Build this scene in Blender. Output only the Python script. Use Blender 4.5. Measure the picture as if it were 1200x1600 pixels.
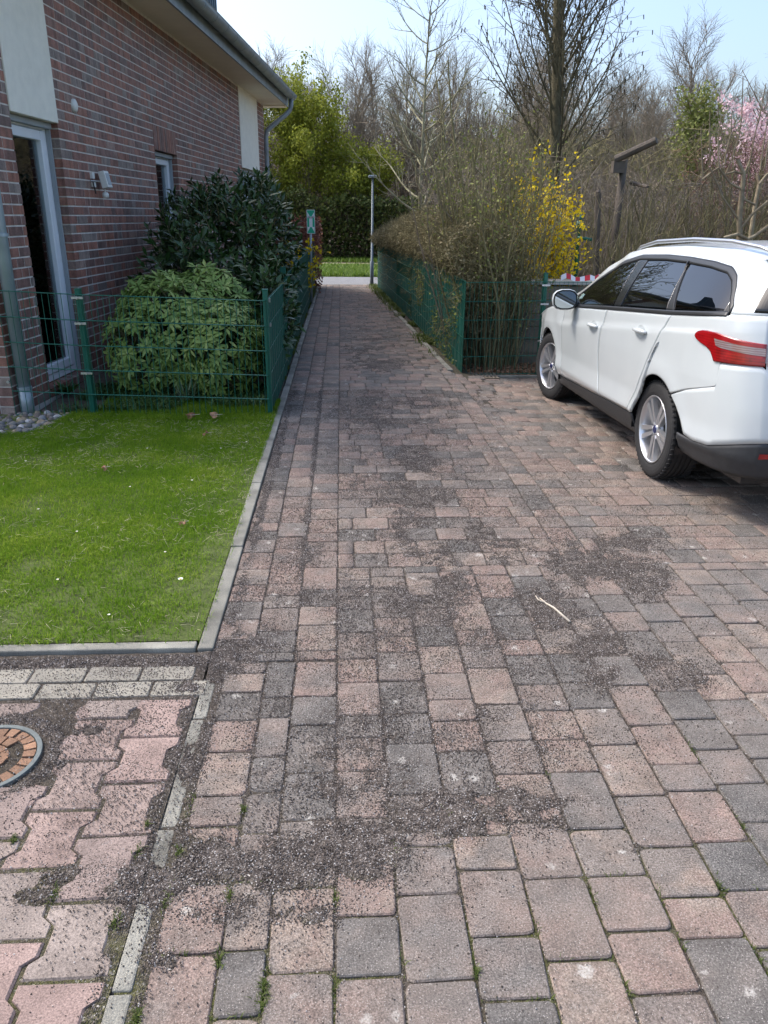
import bpy, math, random
import numpy as np
from mathutils import Matrix, Vector
for o in list(bpy.data.objects): bpy.data.objects.remove(o)
scene = bpy.context.scene
COL = scene.collection
R = math.radians
rng = np.random.default_rng(7)
random.seed(7)

# ---------------------------------------------------------------- camera
F_PX, CX, CY = 1200.0, 600.0, 800.0
CAM_H, ROLL, PITCH, YAW = 1.6, R(0.6), math.atan((800-337.5)/1200.0), R(3.242)
def pixel_ray(px, py):
    x, y = px-CX, -(py-CY)
    c, s = math.cos(ROLL), math.sin(ROLL)
    xr, yr = x*c-y*s, x*s+y*c
    v = (xr, F_PX*math.cos(PITCH)+yr*math.sin(PITCH), yr*math.cos(PITCH)-F_PX*math.sin(PITCH))
    c, s = math.cos(YAW), math.sin(YAW)
    return Vector((v[0]*c+v[1]*s, -v[0]*s+v[1]*c, v[2]))
def on_ground(px, py, z=0.0):
    d = pixel_ray(px, py); t = (z-CAM_H)/d.z
    return Vector((d.x*t, d.y*t, z))
def at_depth(px, py, Y):
    d = pixel_ray(px, py); t = Y/d.y
    return Vector((d.x*t, Y, CAM_H+d.z*t))
cam_d = bpy.data.cameras.new('camera'); cam = bpy.data.objects.new('camera', cam_d); COL.objects.link(cam)
cam_d.sensor_fit = 'HORIZONTAL'; cam_d.sensor_width = 36.0; cam_d.lens = 36.0*F_PX/1200.0
cam_d.clip_start = 0.05; cam_d.clip_end = 2000
_fw = Vector((math.sin(YAW)*math.cos(PITCH), math.cos(YAW)*math.cos(PITCH), -math.sin(PITCH)))
_rt = Vector((math.cos(YAW), -math.sin(YAW), 0)); _up = _rt.cross(_fw)
_r2 = _rt*math.cos(ROLL)+_up*math.sin(ROLL); _u2 = -_rt*math.sin(ROLL)+_up*math.cos(ROLL)
cam.matrix_world = Matrix(((_r2.x, _u2.x, -_fw.x, 0), (_r2.y, _u2.y, -_fw.y, 0), (_r2.z, _u2.z, -_fw.z, CAM_H), (0, 0, 0, 1)))
scene.camera = cam
scene.render.resolution_x, scene.render.resolution_y = 768, 1024

# ---------------------------------------------------------------- sky, sun, exposure
SUN_EL, SUN_AZ = R(52), R(-66)          # azimuth from +Y towards +X
to_sun = Vector((math.sin(SUN_AZ)*math.cos(SUN_EL), math.cos(SUN_AZ)*math.cos(SUN_EL), math.sin(SUN_EL)))
world = bpy.data.worlds.new('World'); scene.world = world; world.use_nodes = True
wn = world.node_tree.nodes; wl = world.node_tree.links
sky = wn.new('ShaderNodeTexSky'); sky.sky_type = 'NISHITA'; sky.sun_disc = False
sky.sun_elevation = SUN_EL; sky.sun_rotation = SUN_AZ % (2*math.pi)
sky.air_density = 1.0; sky.dust_density = 4.8; sky.ozone_density = 3.0; sky.altitude = 50
bg = wn['Background']; bg.inputs['Strength'].default_value = 0.15
wl.new(sky.outputs['Color'], bg.inputs['Color'])
sun_d = bpy.data.lights.new('sun', 'SUN'); sun_d.energy = 1.0; sun_d.angle = R(12.0); sun_d.color = (1.0, 0.95, 0.88)
sun = bpy.data.objects.new('sun', sun_d); COL.objects.link(sun)
sun.rotation_euler = (-to_sun).to_track_quat('-Z', 'Y').to_euler(); sun.location = (-20, 8, 25)
scene.view_settings.view_transform = 'Standard'; scene.view_settings.look = 'None'
scene.view_settings.exposure = 1.22; scene.view_settings.gamma = 1.0
scene.view_settings.use_curve_mapping = False

# ---------------------------------------------------------------- object helpers
def tag(o, label=None, cat=None, group=None, kind=None):
    if label: o['label'] = label
    if cat: o['category'] = cat
    if group: o['group'] = group
    if kind: o['kind'] = kind
    return o
def empty(name, loc=(0, 0, 0), parent=None):
    o = bpy.data.objects.new(name, None); o.empty_display_size = 0.1; COL.objects.link(o); o.location = loc
    if parent: o.parent = parent
    return o
def link(name, me, parent=None, loc=None):
    """mesh data in world coordinates; under a parent (translation only) it is shifted back"""
    o = bpy.data.objects.new(name, me); COL.objects.link(o)
    if parent is not None:
        o.parent = parent
        if loc is None:
            off = Vector((0, 0, 0)); p = parent
            while p is not None: off += p.location; p = p.parent
            o.location = -off
    if loc is not None: o.location = loc
    return o
def nmesh(name, V, Fc, mat=None, smooth=False):
    """fast mesh; Fc is an (m,k) array or a list of such arrays"""
    if not isinstance(Fc, (list, tuple)): Fc = [Fc]
    Fc = [np.asarray(f, np.int32) for f in Fc if len(f)]
    V = np.asarray(V, np.float32)
    me = bpy.data.meshes.new(name)
    me.vertices.add(len(V)); me.vertices.foreach_set('co', V.ravel())
    nl = sum(f.size for f in Fc); npol = sum(len(f) for f in Fc)
    me.loops.add(nl); me.polygons.add(npol)
    me.loops.foreach_set('vertex_index', np.concatenate([f.ravel() for f in Fc]))
    tot = np.concatenate([np.full(len(f), f.shape[1], np.int32) for f in Fc])
    me.polygons.foreach_set('loop_start', np.concatenate([[0], np.cumsum(tot)[:-1]]).astype(np.int32))
    me.polygons.foreach_set('loop_total', tot)
    if smooth: me.polygons.foreach_set('use_smooth', np.ones(npol, bool))
    me.update(calc_edges=True)
    if mat: me.materials.append(mat)
    return me
class MB:
    """collects boxes, tubes and prisms into one mesh"""
    def __init__(s): s.v = []; s.f = []
    def add(s, vs, fs):
        n = len(s.v); s.v += [tuple(v) for v in vs]; s.f += [tuple(i+n for i in f) for f in fs]; return s
    def box(s, x0, x1, y0, y1, z0, z1, M=None):
        vs = [Vector((x, y, z)) for z in (z0, z1) for y in (y0, y1) for x in (x0, x1)]
        if M is not None: vs = [M @ v for v in vs]
        return s.add(vs, [(0, 2, 3, 1), (4, 5, 7, 6), (0, 1, 5, 4), (2, 6, 7, 3), (0, 4, 6, 2), (1, 3, 7, 5)])
    def tube(s, pts, rad, k=8, cap=True):
        pts = [Vector(p) for p in pts]
        if not hasattr(rad, '__len__'): rad = [rad]*len(pts)
        rings = []; ref = None
        for i, p in enumerate(pts):
            d = (pts[min(i+1, len(pts)-1)]-pts[max(i-1, 0)]).normalized()
            if ref is None: ref = Vector((0, 0, 1)) if abs(d.z) < .9 else Vector((1, 0, 0))
            a = (ref-d*ref.dot(d)).normalized(); b = d.cross(a); ref = a
            rings.append([p+(a*math.cos(t)+b*math.sin(t))*rad[i] for t in [2*math.pi*j/k for j in range(k)]])
        vs = [v for r_ in rings for v in r_]
        fs = [(i*k+j, i*k+(j+1) % k, (i+1)*k+(j+1) % k, (i+1)*k+j) for i in range(len(pts)-1) for j in range(k)]
        if cap: fs += [tuple(range(k))[::-1], tuple((len(pts)-1)*k+j for j in range(k))]
        return s.add(vs, fs)
    def prism(s, poly, z0, z1, M=None):
        n = len(poly); vs = [Vector((p[0], p[1], z)) for z in (z0, z1) for p in poly]
        if M is not None: vs = [M @ v for v in vs]
        return s.add(vs, [tuple(range(n))[::-1], tuple(range(n, 2*n))]+[(i, (i+1) % n, n+(i+1) % n, n+i) for i in range(n)])
    def lathe(s, prof, k=32, M=None):
        """prof: (r, h) about the local Z axis"""
        vs = []; m = len(prof)
        for j in range(k):
            t = 2*math.pi*j/k
            vs += [Vector((r*math.cos(t), r*math.sin(t), h)) for r, h in prof]
        if M is not None: vs = [M @ v for v in vs]
        fs = [(j*m+i, ((j+1) % k)*m+i, ((j+1) % k)*m+i+1, j*m+i+1) for j in range(k) for i in range(m-1)]
        return s.add(vs, fs)
    def mesh(s, name, mat, smooth=False):
        me = bpy.data.meshes.new(name); me.from_pydata(s.v, [], s.f)
        if mat: me.materials.append(mat)
        if smooth:
            for p in me.polygons: p.use_smooth = True
        me.update(); return me
    def build(s, name, mat, parent=None, smooth=False, bevel=0):
        o = link(name, s.mesh(name, mat, smooth), parent)
        if bevel:
            b = o.modifiers.new('bevel', 'BEVEL'); b.width = bevel; b.segments = 2; b.limit_method = 'ANGLE'
        return o
def vnoise(x, y, scale, seed=0):
    x = np.asarray(x)*scale+seed*17.3; y = np.asarray(y)*scale-seed*9.1
    xi, yi = np.floor(x).astype(np.int64), np.floor(y).astype(np.int64); fx, fy = x-xi, y-yi
    fx = fx*fx*(3-2*fx); fy = fy*fy*(3-2*fy)
    def h(a, b):
        n = (a*374761393+b*668265263+seed*1442695) & 0x7fffffff
        n = ((n ^ (n >> 13))*1274126177) & 0x7fffffff
        return ((n ^ (n >> 16)) & 0xffff)/65535.0
    return (h(xi, yi)*(1-fx)+h(xi+1, yi)*fx)*(1-fy)+(h(xi, yi+1)*(1-fx)+h(xi+1, yi+1)*fx)*fy
def fbm(x, y, scale, seed=0, octs=4):
    r = 0; a = .5; t = 0
    for i in range(octs): r = r+a*vnoise(x, y, scale*2**i, seed+i); t += a; a *= .5
    return r/t
def sstep(a, b, x):
    t = np.clip((np.asarray(x, float)-a)/(b-a), 0, 1); return t*t*(3-2*t)
def gz(X, Y):
    """the parking bay falls gently towards the gully by the fence"""
    return -0.025*np.clip(np.asarray(Y, float)-4.76, 0, 3.2)*sstep(.8, 1.9, X)
def tubes(P0, P1, R0, R1, k=3):
    P0 = np.asarray(P0, float); P1 = np.asarray(P1, float); n = len(P0)
    d = P1-P0; d /= np.maximum(np.linalg.norm(d, axis=1, keepdims=True), 1e-9)
    ref = np.where(np.abs(d[:, 2:3]) < .9, np.array([[0, 0, 1.]]), np.array([[1., 0, 0]]))
    a = np.cross(d, ref); a /= np.linalg.norm(a, axis=1, keepdims=True); b = np.cross(d, a)
    V = np.zeros((n, 2*k, 3))
    for j in range(k):
        t = 2*math.pi*j/k; e = a*math.cos(t)+b*math.sin(t)
        V[:, j] = P0+e*np.asarray(R0).reshape(-1, 1); V[:, k+j] = P1+e*np.asarray(R1).reshape(-1, 1)
    base = (np.arange(n)*2*k)[:, None]
    Fc = np.concatenate([base+np.array([[j, (j+1) % k, k+(j+1) % k, k+j]]) for j in range(k)])
    return V.reshape(-1, 3), Fc
def unit(v): return v/np.maximum(np.linalg.norm(v, axis=-1, keepdims=True), 1e-9)
def leaf_mesh(name, P, D, N, L, W, mat, fold=.12, four=True):
    P, D, N = np.asarray(P), unit(np.asarray(D)), np.asarray(N)
    S = unit(np.cross(D, N)); N = np.cross(S, D)
    L = np.broadcast_to(np.asarray(L, float).reshape(-1, 1), (len(P), 1)); W = np.broadcast_to(np.asarray(W, float).reshape(-1, 1), (len(P), 1))
    mid = P+D*L*.5
    if four:
        V = np.stack([P, mid+S*W*.5+N*W*fold, P+D*L-N*L*.06, mid-S*W*.5+N*W*fold, mid-N*W*fold], 1)
        q = (np.arange(len(P))*5)[:, None]
        Fc = np.concatenate([q+np.array([[0, 4, 1]]), q+np.array([[0, 3, 4]]), q+np.array([[1, 4, 2]]), q+np.array([[4, 3, 2]])])
    else:
        V = np.stack([P, mid+S*W*.5, P+D*L, mid-S*W*.5], 1)
        q = (np.arange(len(P))*4)[:, None]; Fc = q+np.array([[0, 3, 2, 1]])
    return nmesh(name, V.reshape(-1, 3), Fc, mat)
def rand_dirs(n, up=0.0, r=rng):
    v = r.normal(size=(n, 3)); v[:, 2] += up; return unit(v)

# ---------------------------------------------------------------- materials
class NT:
    def __init__(s, name):
        s.m = bpy.data.materials.new(name); s.m.use_nodes = True; s.t = s.m.node_tree; s.n = s.t.nodes; s.b = s.n['Principled BSDF']
        s._pos = None
    def link(s, a, b): s.t.links.new(a, b)
    def put(s, sock, v):
        if hasattr(v, 'is_output') or hasattr(v, 'links'): s.link(v, sock)
        else: sock.default_value = v
    def pos(s):
        if s._pos is None: s._pos = s.n.new('ShaderNodeNewGeometry').outputs['Position']
        return s._pos
    def noise(s, scale, detail=3, rough=.55, vec=None, out='Fac', dist=0):
        n = s.n.new('ShaderNodeTexNoise'); n.inputs['Scale'].default_value = scale; n.inputs['Detail'].default_value = detail; n.inputs['Roughness'].default_value = rough
        n.inputs['Distortion'].default_value = dist
        s.link(vec if vec is not None else s.pos(), n.inputs['Vector']); return n.outputs[out]
    def voronoi(s, scale, out='Distance', vec=None, feat='F1'):
        n = s.n.new('ShaderNodeTexVoronoi'); n.inputs['Scale'].default_value = scale; n.feature = feat
        s.link(vec if vec is not None else s.pos(), n.inputs['Vector']); return n.outputs[out]
    def math(s, op, a, b=0.0, clamp=False):
        n = s.n.new('ShaderNodeMath'); n.operation = op; n.use_clamp = clamp; s.put(n.inputs[0], a); s.put(n.inputs[1], b); return n.outputs[0]
    def ramp(s, fac, stops, mode='LINEAR'):
        n = s.n.new('ShaderNodeValToRGB'); r = n.color_ramp; r.interpolation = mode
        while len(r.elements) < len(stops): r.elements.new(0.5)
        for e, (p, c) in zip(r.elements, stops):
            e.position = p; e.color = (*c, 1) if hasattr(c, '__len__') else (c, c, c, 1)
        s.put(n.inputs['Fac'], fac); return n.outputs['Color']
    def mix(s, fac, a, b, mode='MIX'):
        n = s.n.new('ShaderNodeMix'); n.data_type = 'RGBA'; n.blend_type = mode
        s.put(n.inputs[0], fac); s.put(n.inputs[6], (*a, 1) if isinstance(a, tuple) and len(a) == 3 else a); s.put(n.inputs[7], (*b, 1) if isinstance(b, tuple) and len(b) == 3 else b)
        return n.outputs[2]
    def bump(s, h, strength=.3, dist=.01):
        n = s.n.new('ShaderNodeBump'); n.inputs['Strength'].default_value = strength; n.inputs['Distance'].default_value = dist
        s.link(h, n.inputs['Height']); s.link(n.outputs['Normal'], s.b.inputs['Normal'])
    def objrand(s): return s.n.new('ShaderNodeObjectInfo').outputs['Random']
    def island(s): return s.n.new('ShaderNodeNewGeometry').outputs['Random Per Island']
    def piece(s): return s.math('FRACT', s.math('ADD', s.objrand(), s.math('MULTIPLY', s.island(), 7.31)))
    def attr(s, name):
        n = s.n.new('ShaderNodeAttribute'); n.attribute_name = name; return n.outputs['Fac']
    def done(s, color, rough=.7, spec=None, metal=None):
        s.put(s.b.inputs['Base Color'], (*color, 1) if isinstance(color, tuple) else color); s.put(s.b.inputs['Roughness'], rough)
        if spec is not None: s.b.inputs['Specular IOR Level'].default_value = spec
        if metal is not None: s.b.inputs['Metallic'].default_value = metal
        return s.m
def mat(name, c, rough=.7, var=.12, scale=6, bump=0, bscale=60, spec=None, metal=None, piece=0, fine=0):
    t = NT(name)
    f = t.noise(scale, 4)
    lo = tuple(max(x*(1-var), 0) for x in c); hi = tuple(min(x*(1+var), 1) for x in c)
    col = t.ramp(f, [(.3, lo), (.7, hi)])
    if piece:
        p = t.piece(); col = t.mix(1.0, col, t.ramp(p, [(0, 1-piece), (1, 1+piece)]), 'MULTIPLY')
    if fine: col = t.mix(1.0, col, t.ramp(t.noise(fine, 2), [(.3, .7), (.7, 1.25)]), 'MULTIPLY')
    if bump: t.bump(t.noise(bscale, 4), bump, .01)
    return t.done(col, rough, spec, metal)
def leafmat(name, a, b, c=None, rough=.45, trans=.25, spec=.4, clump=2.5, wn=.4):
    t = NT(name)
    p = t.math('ADD', t.math('MULTIPLY', t.piece(), 1-wn), t.math('MULTIPLY', t.noise(clump, 4), wn))
    col = t.ramp(p, [(.15, a), (.55, b), (.85, c or b)])
    m = t.done(col, rough, spec)
    if trans:
        tr = t.n.new('ShaderNodeBsdfTranslucent'); t.link(col, tr.inputs['Color'])
        mx = t.n.new('ShaderNodeMixShader'); mx.inputs[0].default_value = trans
        out = t.n['Material Output']; t.link(t.b.outputs[0], mx.inputs[1]); t.link(tr.outputs[0], mx.inputs[2]); t.link(mx.outputs[0], out.inputs[0])
    return m

def paver_material():
    t = NT('concrete_paver')
    p = t.math('ADD', t.piece(), t.math('MULTIPLY', t.math('SUBTRACT', t.noise(8, 3), .5), .95))
    col = t.ramp(p, [(.02, (.15, .148, .142)), (.17, (.2, .194, .184)), (.32, (.235, .212, .195)), (.48, (.275, .23, .204)), (.66, (.325, .245, .212)), (.82, (.345, .285, .24)), (.97, (.25, .226, .205))])
    col = t.mix(1.0, col, t.ramp(t.noise(210, 3, .75), [(.34, .38), (.5, .92), (.66, 1.6)]), 'MULTIPLY')
    col = t.mix(1.0, col, t.ramp(t.noise(9, 6, .65), [(.28, .6), (.5, .9), (.72, 1.1)]), 'MULTIPLY')
    col = t.mix(t.math('MULTIPLY', t.ramp(t.noise(2.3, 5, .65), [(.35, 0.0), (.7, 1.0)]), .45), col, (.25, .218, .19))
    # pale crystals in the face
    col = t.mix(t.ramp(t.voronoi(150), [(.14, .75), (.22, 0.0)]), col, (.5, .47, .44))
    # lichen spots: a few cells only, ragged edge
    v = t.n.new('ShaderNodeTexVoronoi'); v.inputs['Scale'].default_value = 14
    dv = t.n.new('ShaderNodeVectorMath'); dv.operation = 'MULTIPLY_ADD'; t.link(t.noise(55, 4, .7, out='Color'), dv.inputs[0]); dv.inputs[1].default_value = (.06, .06, .0); t.link(t.pos(), dv.inputs[2])
    t.link(dv.outputs[0], v.inputs['Vector'])
    sx = t.n.new('ShaderNodeSeparateColor'); t.link(v.outputs['Color'], sx.inputs[0])
    lim = t.math('MULTIPLY', t.math('SUBTRACT', sx.outputs[0], .48, True), .56)
    spot = t.math('MULTIPLY', t.math('MULTIPLY', t.math('SUBTRACT', lim, v.outputs['Distance']), 9, True), t.ramp(t.noise(130, 3), [(.32, .25), (.55, 1.0)]))
    col = t.mix(t.math('MULTIPLY', spot, .85), col, t.ramp(t.noise(240, 2), [(.3, (.38, .37, .34)), (.7, (.66, .65, .6))]))
    col = t.mix(1.0, col, (.85, .82, .795), 'MULTIPLY')
    t.bump(t.noise(330, 3, .7), .55, .004)
    return t.done(col, .9, .12)
def brick_material():
    t = NT('clinker_brick')
    p = t.piece()
    col = t.ramp(p, [(0, (.17, .105, .088)), (.2, (.21, .115, .094)), (.4, (.25, .12, .092)), (.6, (.275, .125, .09)), (.76, (.3, .13, .088)), (.86, (.255, .2, .17)), (1, (.21, .155, .135))])
    sc = t.n.new('ShaderNodeVectorMath'); sc.operation = 'MULTIPLY'; t.link(t.pos(), sc.inputs[0]); sc.inputs[1].default_value = (14, 14, 5)
    col = t.mix(1.0, col, t.ramp(t.noise(1, 3, vec=sc.outputs[0]), [(.28, .6), (.5, 1.0), (.72, 1.45)]), 'MULTIPLY')
    col = t.mix(1.0, col, t.ramp(t.noise(90, 3), [(.3, .8), (.7, 1.2)]), 'MULTIPLY')
    t.bump(t.noise(120, 4), .4, .004)
    return t.done(col, t.ramp(t.noise(12, 2), [(.3, .45), (.7, .7)]), .4)
def grit_material():
    t = NT('grit_bed')
    vc = t.n.new('ShaderNodeTexVoronoi'); vc.inputs['Scale'].default_value = 230; t.link(t.pos(), vc.inputs['Vector'])
    g = t.n.new('ShaderNodeSeparateColor'); t.link(vc.outputs['Color'], g.inputs[0])
    grit = t.ramp(g.outputs[0], [(0, (.045, .037, .031)), (.35, (.09, .075, .065)), (.7, (.155, .13, .114)), (.93, (.24, .21, .185)), (.985, (.5, .47, .44))])
    grit = t.mix(1.0, grit, t.ramp(t.noise(5, 3), [(.3, .8), (.7, 1.2)]), 'MULTIPLY')
    soil = t.ramp(t.noise(40, 4), [(.3, (.055, .045, .034)), (.6, (.1, .085, .066)), (.8, (.14, .12, .095))])
    moss = t.ramp(t.noise(150, 3), [(.3, (.04, .05, .012)), (.7, (.13, .14, .03))])
    soil = t.mix(t.math('MULTIPLY', t.ramp(t.noise(3.2, 4), [(.40, 0.0), (.56, 1.0)]), t.attr('mossy')), soil, moss)
    col = t.mix(t.attr('grit'), soil, grit)
    t.bump(vc.outputs['Distance'], .9, .006)
    return t.done(col, .9, .12)
M = {}
M['paver'] = paver_material(); M['brick'] = brick_material(); M['grit'] = grit_material()
def grain_material():
    t = NT('grit_grain')
    col = t.ramp(t.objrand(), [(0, (.04, .033, .028)), (.35, (.085, .07, .06)), (.7, (.15, .125, .108)), (.9, (.25, .215, .19)), (.98, (.5, .47, .44))])
    return t.done(col, .85, .2)
M['grain'] = grain_material()
M['pink_paver'] = None
def pink_material():
    t = NT('pink_interlocking_paver')
    col = t.ramp(t.piece(), [(0, (.29, .235, .205)), (.3, (.33, .25, .22)), (.6, (.36, .26, .225)), (1, (.31, .265, .23))])
    col = t.mix(1.0, col, t.ramp(t.noise(220, 3, .75), [(.34, .55), (.66, 1.35)]), 'MULTIPLY')
    col = t.mix(1.0, col, t.ramp(t.noise(6, 6, .65), [(.28, .6), (.7, 1.08)]), 'MULTIPLY')
    t.bump(t.noise(330, 3, .7), .4, .003); return t.done(col, .9, .12)
M['pink_paver'] = pink_material()
M['cream_paver'] = mat('cream_concrete_paver', (.27, .25, .205), .85, .15, 9, .4, 300, piece=.12, fine=380)
M['kerb'] = mat('kerb_concrete', (.23, .222, .188), .9, .4, 5, .5, 220, piece=.1, fine=330)
M['mortar'] = mat('mortar', (.66, .61, .55), .95, .15, 12, .5, 150)
M['plaster'] = mat('cream_plaster', (.86, .82, .7), .9, .05, 9, .35, 160)
M['soffit'] = mat('soffit_board', (.82, .75, .61), .85, .04, 3, .1, 120)
M['zinc'] = mat('zinc', (.27, .31, .33), .45, .15, 5, .05, 40, metal=.3)
M['zinc_pale'] = mat('pale_zinc', (.34, .4, .43), .45, .12, 5, .05, 40, metal=.4)
M['dormer'] = mat('dormer_cladding', (.12, .16, .19), .5, .1, 4)
M['roof'] = mat('roof_tile', (.05, .052, .056), .5, .15, 6)
M['pvc'] = mat('white_pvc', (.74, .77, .8), .35, .04, 3)
M['frame_grey'] = mat('grey_frame', (.33, .36, .38), .45, .06, 4)  # own grey of the shutter guides, shutter boxes and floodlight glass
M['blind'] = mat('blind_slat', (.7, .74, .73), .6, .08, 4)
M['dark'] = mat('dark_room', (.02, .021, .022), .9, .1, 3)
M['wallplaster'] = mat('inside_wall', (.3, .31, .3), .9, .1, 3)
M['green_metal'] = mat('green_powder_coat', (.006, .105, .07), .38, .1, 5, spec=.5)
M['green_strip'] = mat('green_privacy_strip', (.005, .062, .047), .5, .14, 3, piece=.2)
M['steel'] = mat('galvanised', (.5, .5, .49), .4, .1, 30, metal=.8)
M['soil'] = mat('garden_soil', (.085, .066, .048), .95, .4, 7, .8, 60, fine=60)
M['lawnsoil'] = mat('lawn_thatch', (.075, .1, .02), .95, .35, 9, .6, 80, fine=120)
M['ground'] = mat('meadow_ground', (.075, .085, .03), .95, .3, 2.2, .6, 30, fine=20)
M['litter'] = mat('leaf_litter', (.13, .095, .065), .95, .45, 6, .9, 45, fine=50)
M['asphalt'] = mat('asphalt', (.2, .205, .21), .85, .1, 3, .4, 200, fine=200)
M['sand'] = mat('sandy_path', (.36, .29, .22), .95, .15, 2, .4, 80)
M['black_plastic'] = mat('black_plastic', (.022, .024, .026), .55, .15, 20, .1, 300)
M['white_plastic'] = mat('white_plastic', (.7, .7, .66), .45, .06, 20)
def plain(name, c, rough=.5, metal=0, spec=.5, coat=0, trans=0):
    t = NT(name); t.b.inputs['Coat Weight'].default_value = coat; t.b.inputs['Coat Roughness'].default_value = .03
    t.b.inputs['Transmission Weight'].default_value = trans
    return t.done(tuple(c), rough, spec, metal)
def glass(name, tint, see):
    t = NT(name); gl = t.n.new('ShaderNodeBsdfGlossy'); gl.inputs['Roughness'].default_value = .015; gl.inputs['Color'].default_value = (.95, .97, 1, 1)
    tr = t.n.new('ShaderNodeBsdfTransparent'); tr.inputs['Color'].default_value = (*[see*x for x in tint], 1)
    fr = t.n.new('ShaderNodeFresnel'); fr.inputs['IOR'].default_value = 1.6
    mx = t.n.new('ShaderNodeMixShader'); t.link(fr.outputs[0], mx.inputs[0]); t.link(tr.outputs[0], mx.inputs[1]); t.link(gl.outputs[0], mx.inputs[2])
    t.link(mx.outputs[0], t.n['Material Output'].inputs[0]); return t.m
M['house_glass'] = glass('window_glass', (.85, .95, .92), .75)
M['car_glass'] = glass('car_glass', (.8, .95, .9), .72)
M['privacy_glass'] = glass('privacy_glass', (.9, .95, 1), .12)

# ================================================================ ground, road, verge
def sheet(name, x0, x1, y0, y1, z, m, label_kind='structure'):
    me = nmesh(name, [(x0, y0, z), (x1, y0, z), (x1, y1, z), (x0, y1, z)], np.array([[0, 1, 2, 3]]), m)
    return tag(link(name, me), kind=label_kind)
sheet('ground', -600, 600, -300, 900, -0.16, M['ground'])
sheet('road', -60, 80, 20.0, 22.6, -0.012, M['asphalt'])
sheet('sand_path', -60, 80, 27.6, 30.2, -0.05, M['sand'])
sheet('grass_verge', -60, 80, 22.6, 27.6, -0.03, M['ground'])
sheet('forest_floor', -60, 90, 30.2, 110, -0.06, M['litter'])
sheet('garden_soil', 0.7, 30, 8.78, 20.0, -0.10, M['litter'])
sheet('front_garden_soil', -2.62, -0.59, 6.5, 19.7, 0.0, M['soil'])

def to_px(X, Y, Z=0.0):
    X = np.asarray(X, float); Y = np.asarray(Y, float); Z = np.asarray(Z, float)-CAM_H
    c, s = math.cos(YAW), math.sin(YAW)
    x = X*c-Y*s; y = X*s+Y*c
    fw = y*math.cos(PITCH)-Z*math.sin(PITCH); up = y*math.sin(PITCH)+Z*math.cos(PITCH)
    fw = np.maximum(fw, .05); u, v = x/fw*F_PX, up/fw*F_PX
    c, s = math.cos(ROLL), math.sin(ROLL)
    return CX+u*c+v*s, CY-(-u*s+v*c)

# where the dark grit lies on the paving: patches read off the photograph and laid out on the ground
GRIT = [(640, 960, 190, 100, .56), (560, 1130, 170, 100, .52), (760, 1090, 150, 90, .52), (720, 860, 230, 80, .58), (620, 760, 150, 70, .56), (470, 900, 80, 170, .5), (430, 1180, 90, 100, .48), (620, 650, 150, 60, .58), (580, 540, 90, 70, .6), (350, 1420, 220, 50, .55), (560, 1240, 220, 50, .6), (860, 1180, 120, 60, .5), (580, 480, 70, 25, .5), (230, 1385, 80, 40, 1), (330, 1345, 70, 45, 1), (450, 1350, 90, 50, .95), (560, 1325, 90, 55, .95), (500, 1430, 50, 35, .6),
        (700, 1270, 95, 50, 1), (820, 1265, 90, 48, 1), (905, 1245, 50, 32, .7), (610, 1255, 60, 35, .6), (1000, 1320, 40, 25, .55),
        (390, 1000, 60, 38, 1), (345, 1040, 40, 30, .9), (930, 880, 100, 45, 1), (985, 850, 70, 26, .9), (880, 960, 60, 38, .9), (850, 925, 90, 36, .7),
        (1000, 905, 60, 40, .95), (930, 1000, 55, 40, .85), (950, 1060, 60, 30, .7), (1065, 1058, 60, 32, .75), (1020, 1035, 60, 24, .7),
        (700, 900, 75, 38, .85), (640, 830, 50, 55, .8), (680, 780, 60, 35, .7), (650, 715, 45, 24, .9), (560, 700, 50, 13, .55), (760, 1000, 60, 36, .6),
        (725, 1180, 50, 28, .5), (800, 1100, 60, 36, .5), (620, 1200, 60, 28, .6), (120, 1370, 70, 26, .6), (240, 1500, 50, 45, .65), (60, 1400, 70, 20, .5),
        (590, 570, 60, 13, .95), (570, 525, 60, 16, .55), (615, 640, 60, 11, .6), (540, 662, 40, 9, .5), (420, 640, 10, 60, .3), (180, 1050, 60, 10, .7), (290, 1075, 40, 18, .7),
        (290, 1210, 30, 60, .6), (140, 1140, 30, 12, .7), (95, 1190, 20, 20, .6), (620, 480, 60, 10, .35), (590, 500, 50, 10, .4)]
PEPPER = [(600, 1060, 330, 170, 1.0), (450, 900, 190, 150, .8), (150, 1150, 220, 150, .85), (720, 800, 330, 110, .7), (320, 1330, 320, 110, .6), (1000, 1010, 150, 80, .4), (800, 1180, 200, 90, .7), (560, 640, 200, 90, .5)]
def blobs(lst, px, py):
    r = np.zeros(np.shape(px))
    for (x, y, a, b, w) in lst: r = np.maximum(r, w*np.exp(-.5*(((px-x)/(a*.8))**2+((py-y)/(b*.8))**2)))
    return r
def grit_map(X, Y):
    px, py = to_px(X, Y)
    g = blobs(GRIT, px, py)*1.05
    kerb = .85*np.exp(-((X+.475)/.045)**2)*(Y > 2.5)*sstep(14, 5, Y)
    cross = .95*np.exp(-((Y-2.585)/.05)**2)*(X < -.35)
    chan = .8*np.exp(-((X+.205)/.03)**2)*sstep(2.9, 3.6, Y)*sstep(14, 7, Y)
    strip = .48*(np.exp(-((X+.45)/.035)**2)+np.exp(-((X+.555)/.04)**2)+.25*np.exp(-((X+.5)/.05)**2))*(Y < 2.5)
    hole = .7*np.exp(-((np.hypot(X+1.13, Y-2.03)-.21)/.035)**2)
    g = np.maximum.reduce([g, kerb, cross, chan, strip, hole])
    n = .45*fbm(X, Y, 4, 3, 4)+.55*fbm(X, Y, 22, 9, 4)
    return sstep(.16, .82, g*(.15+1.5*n)+.2*(n-.5))
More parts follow.
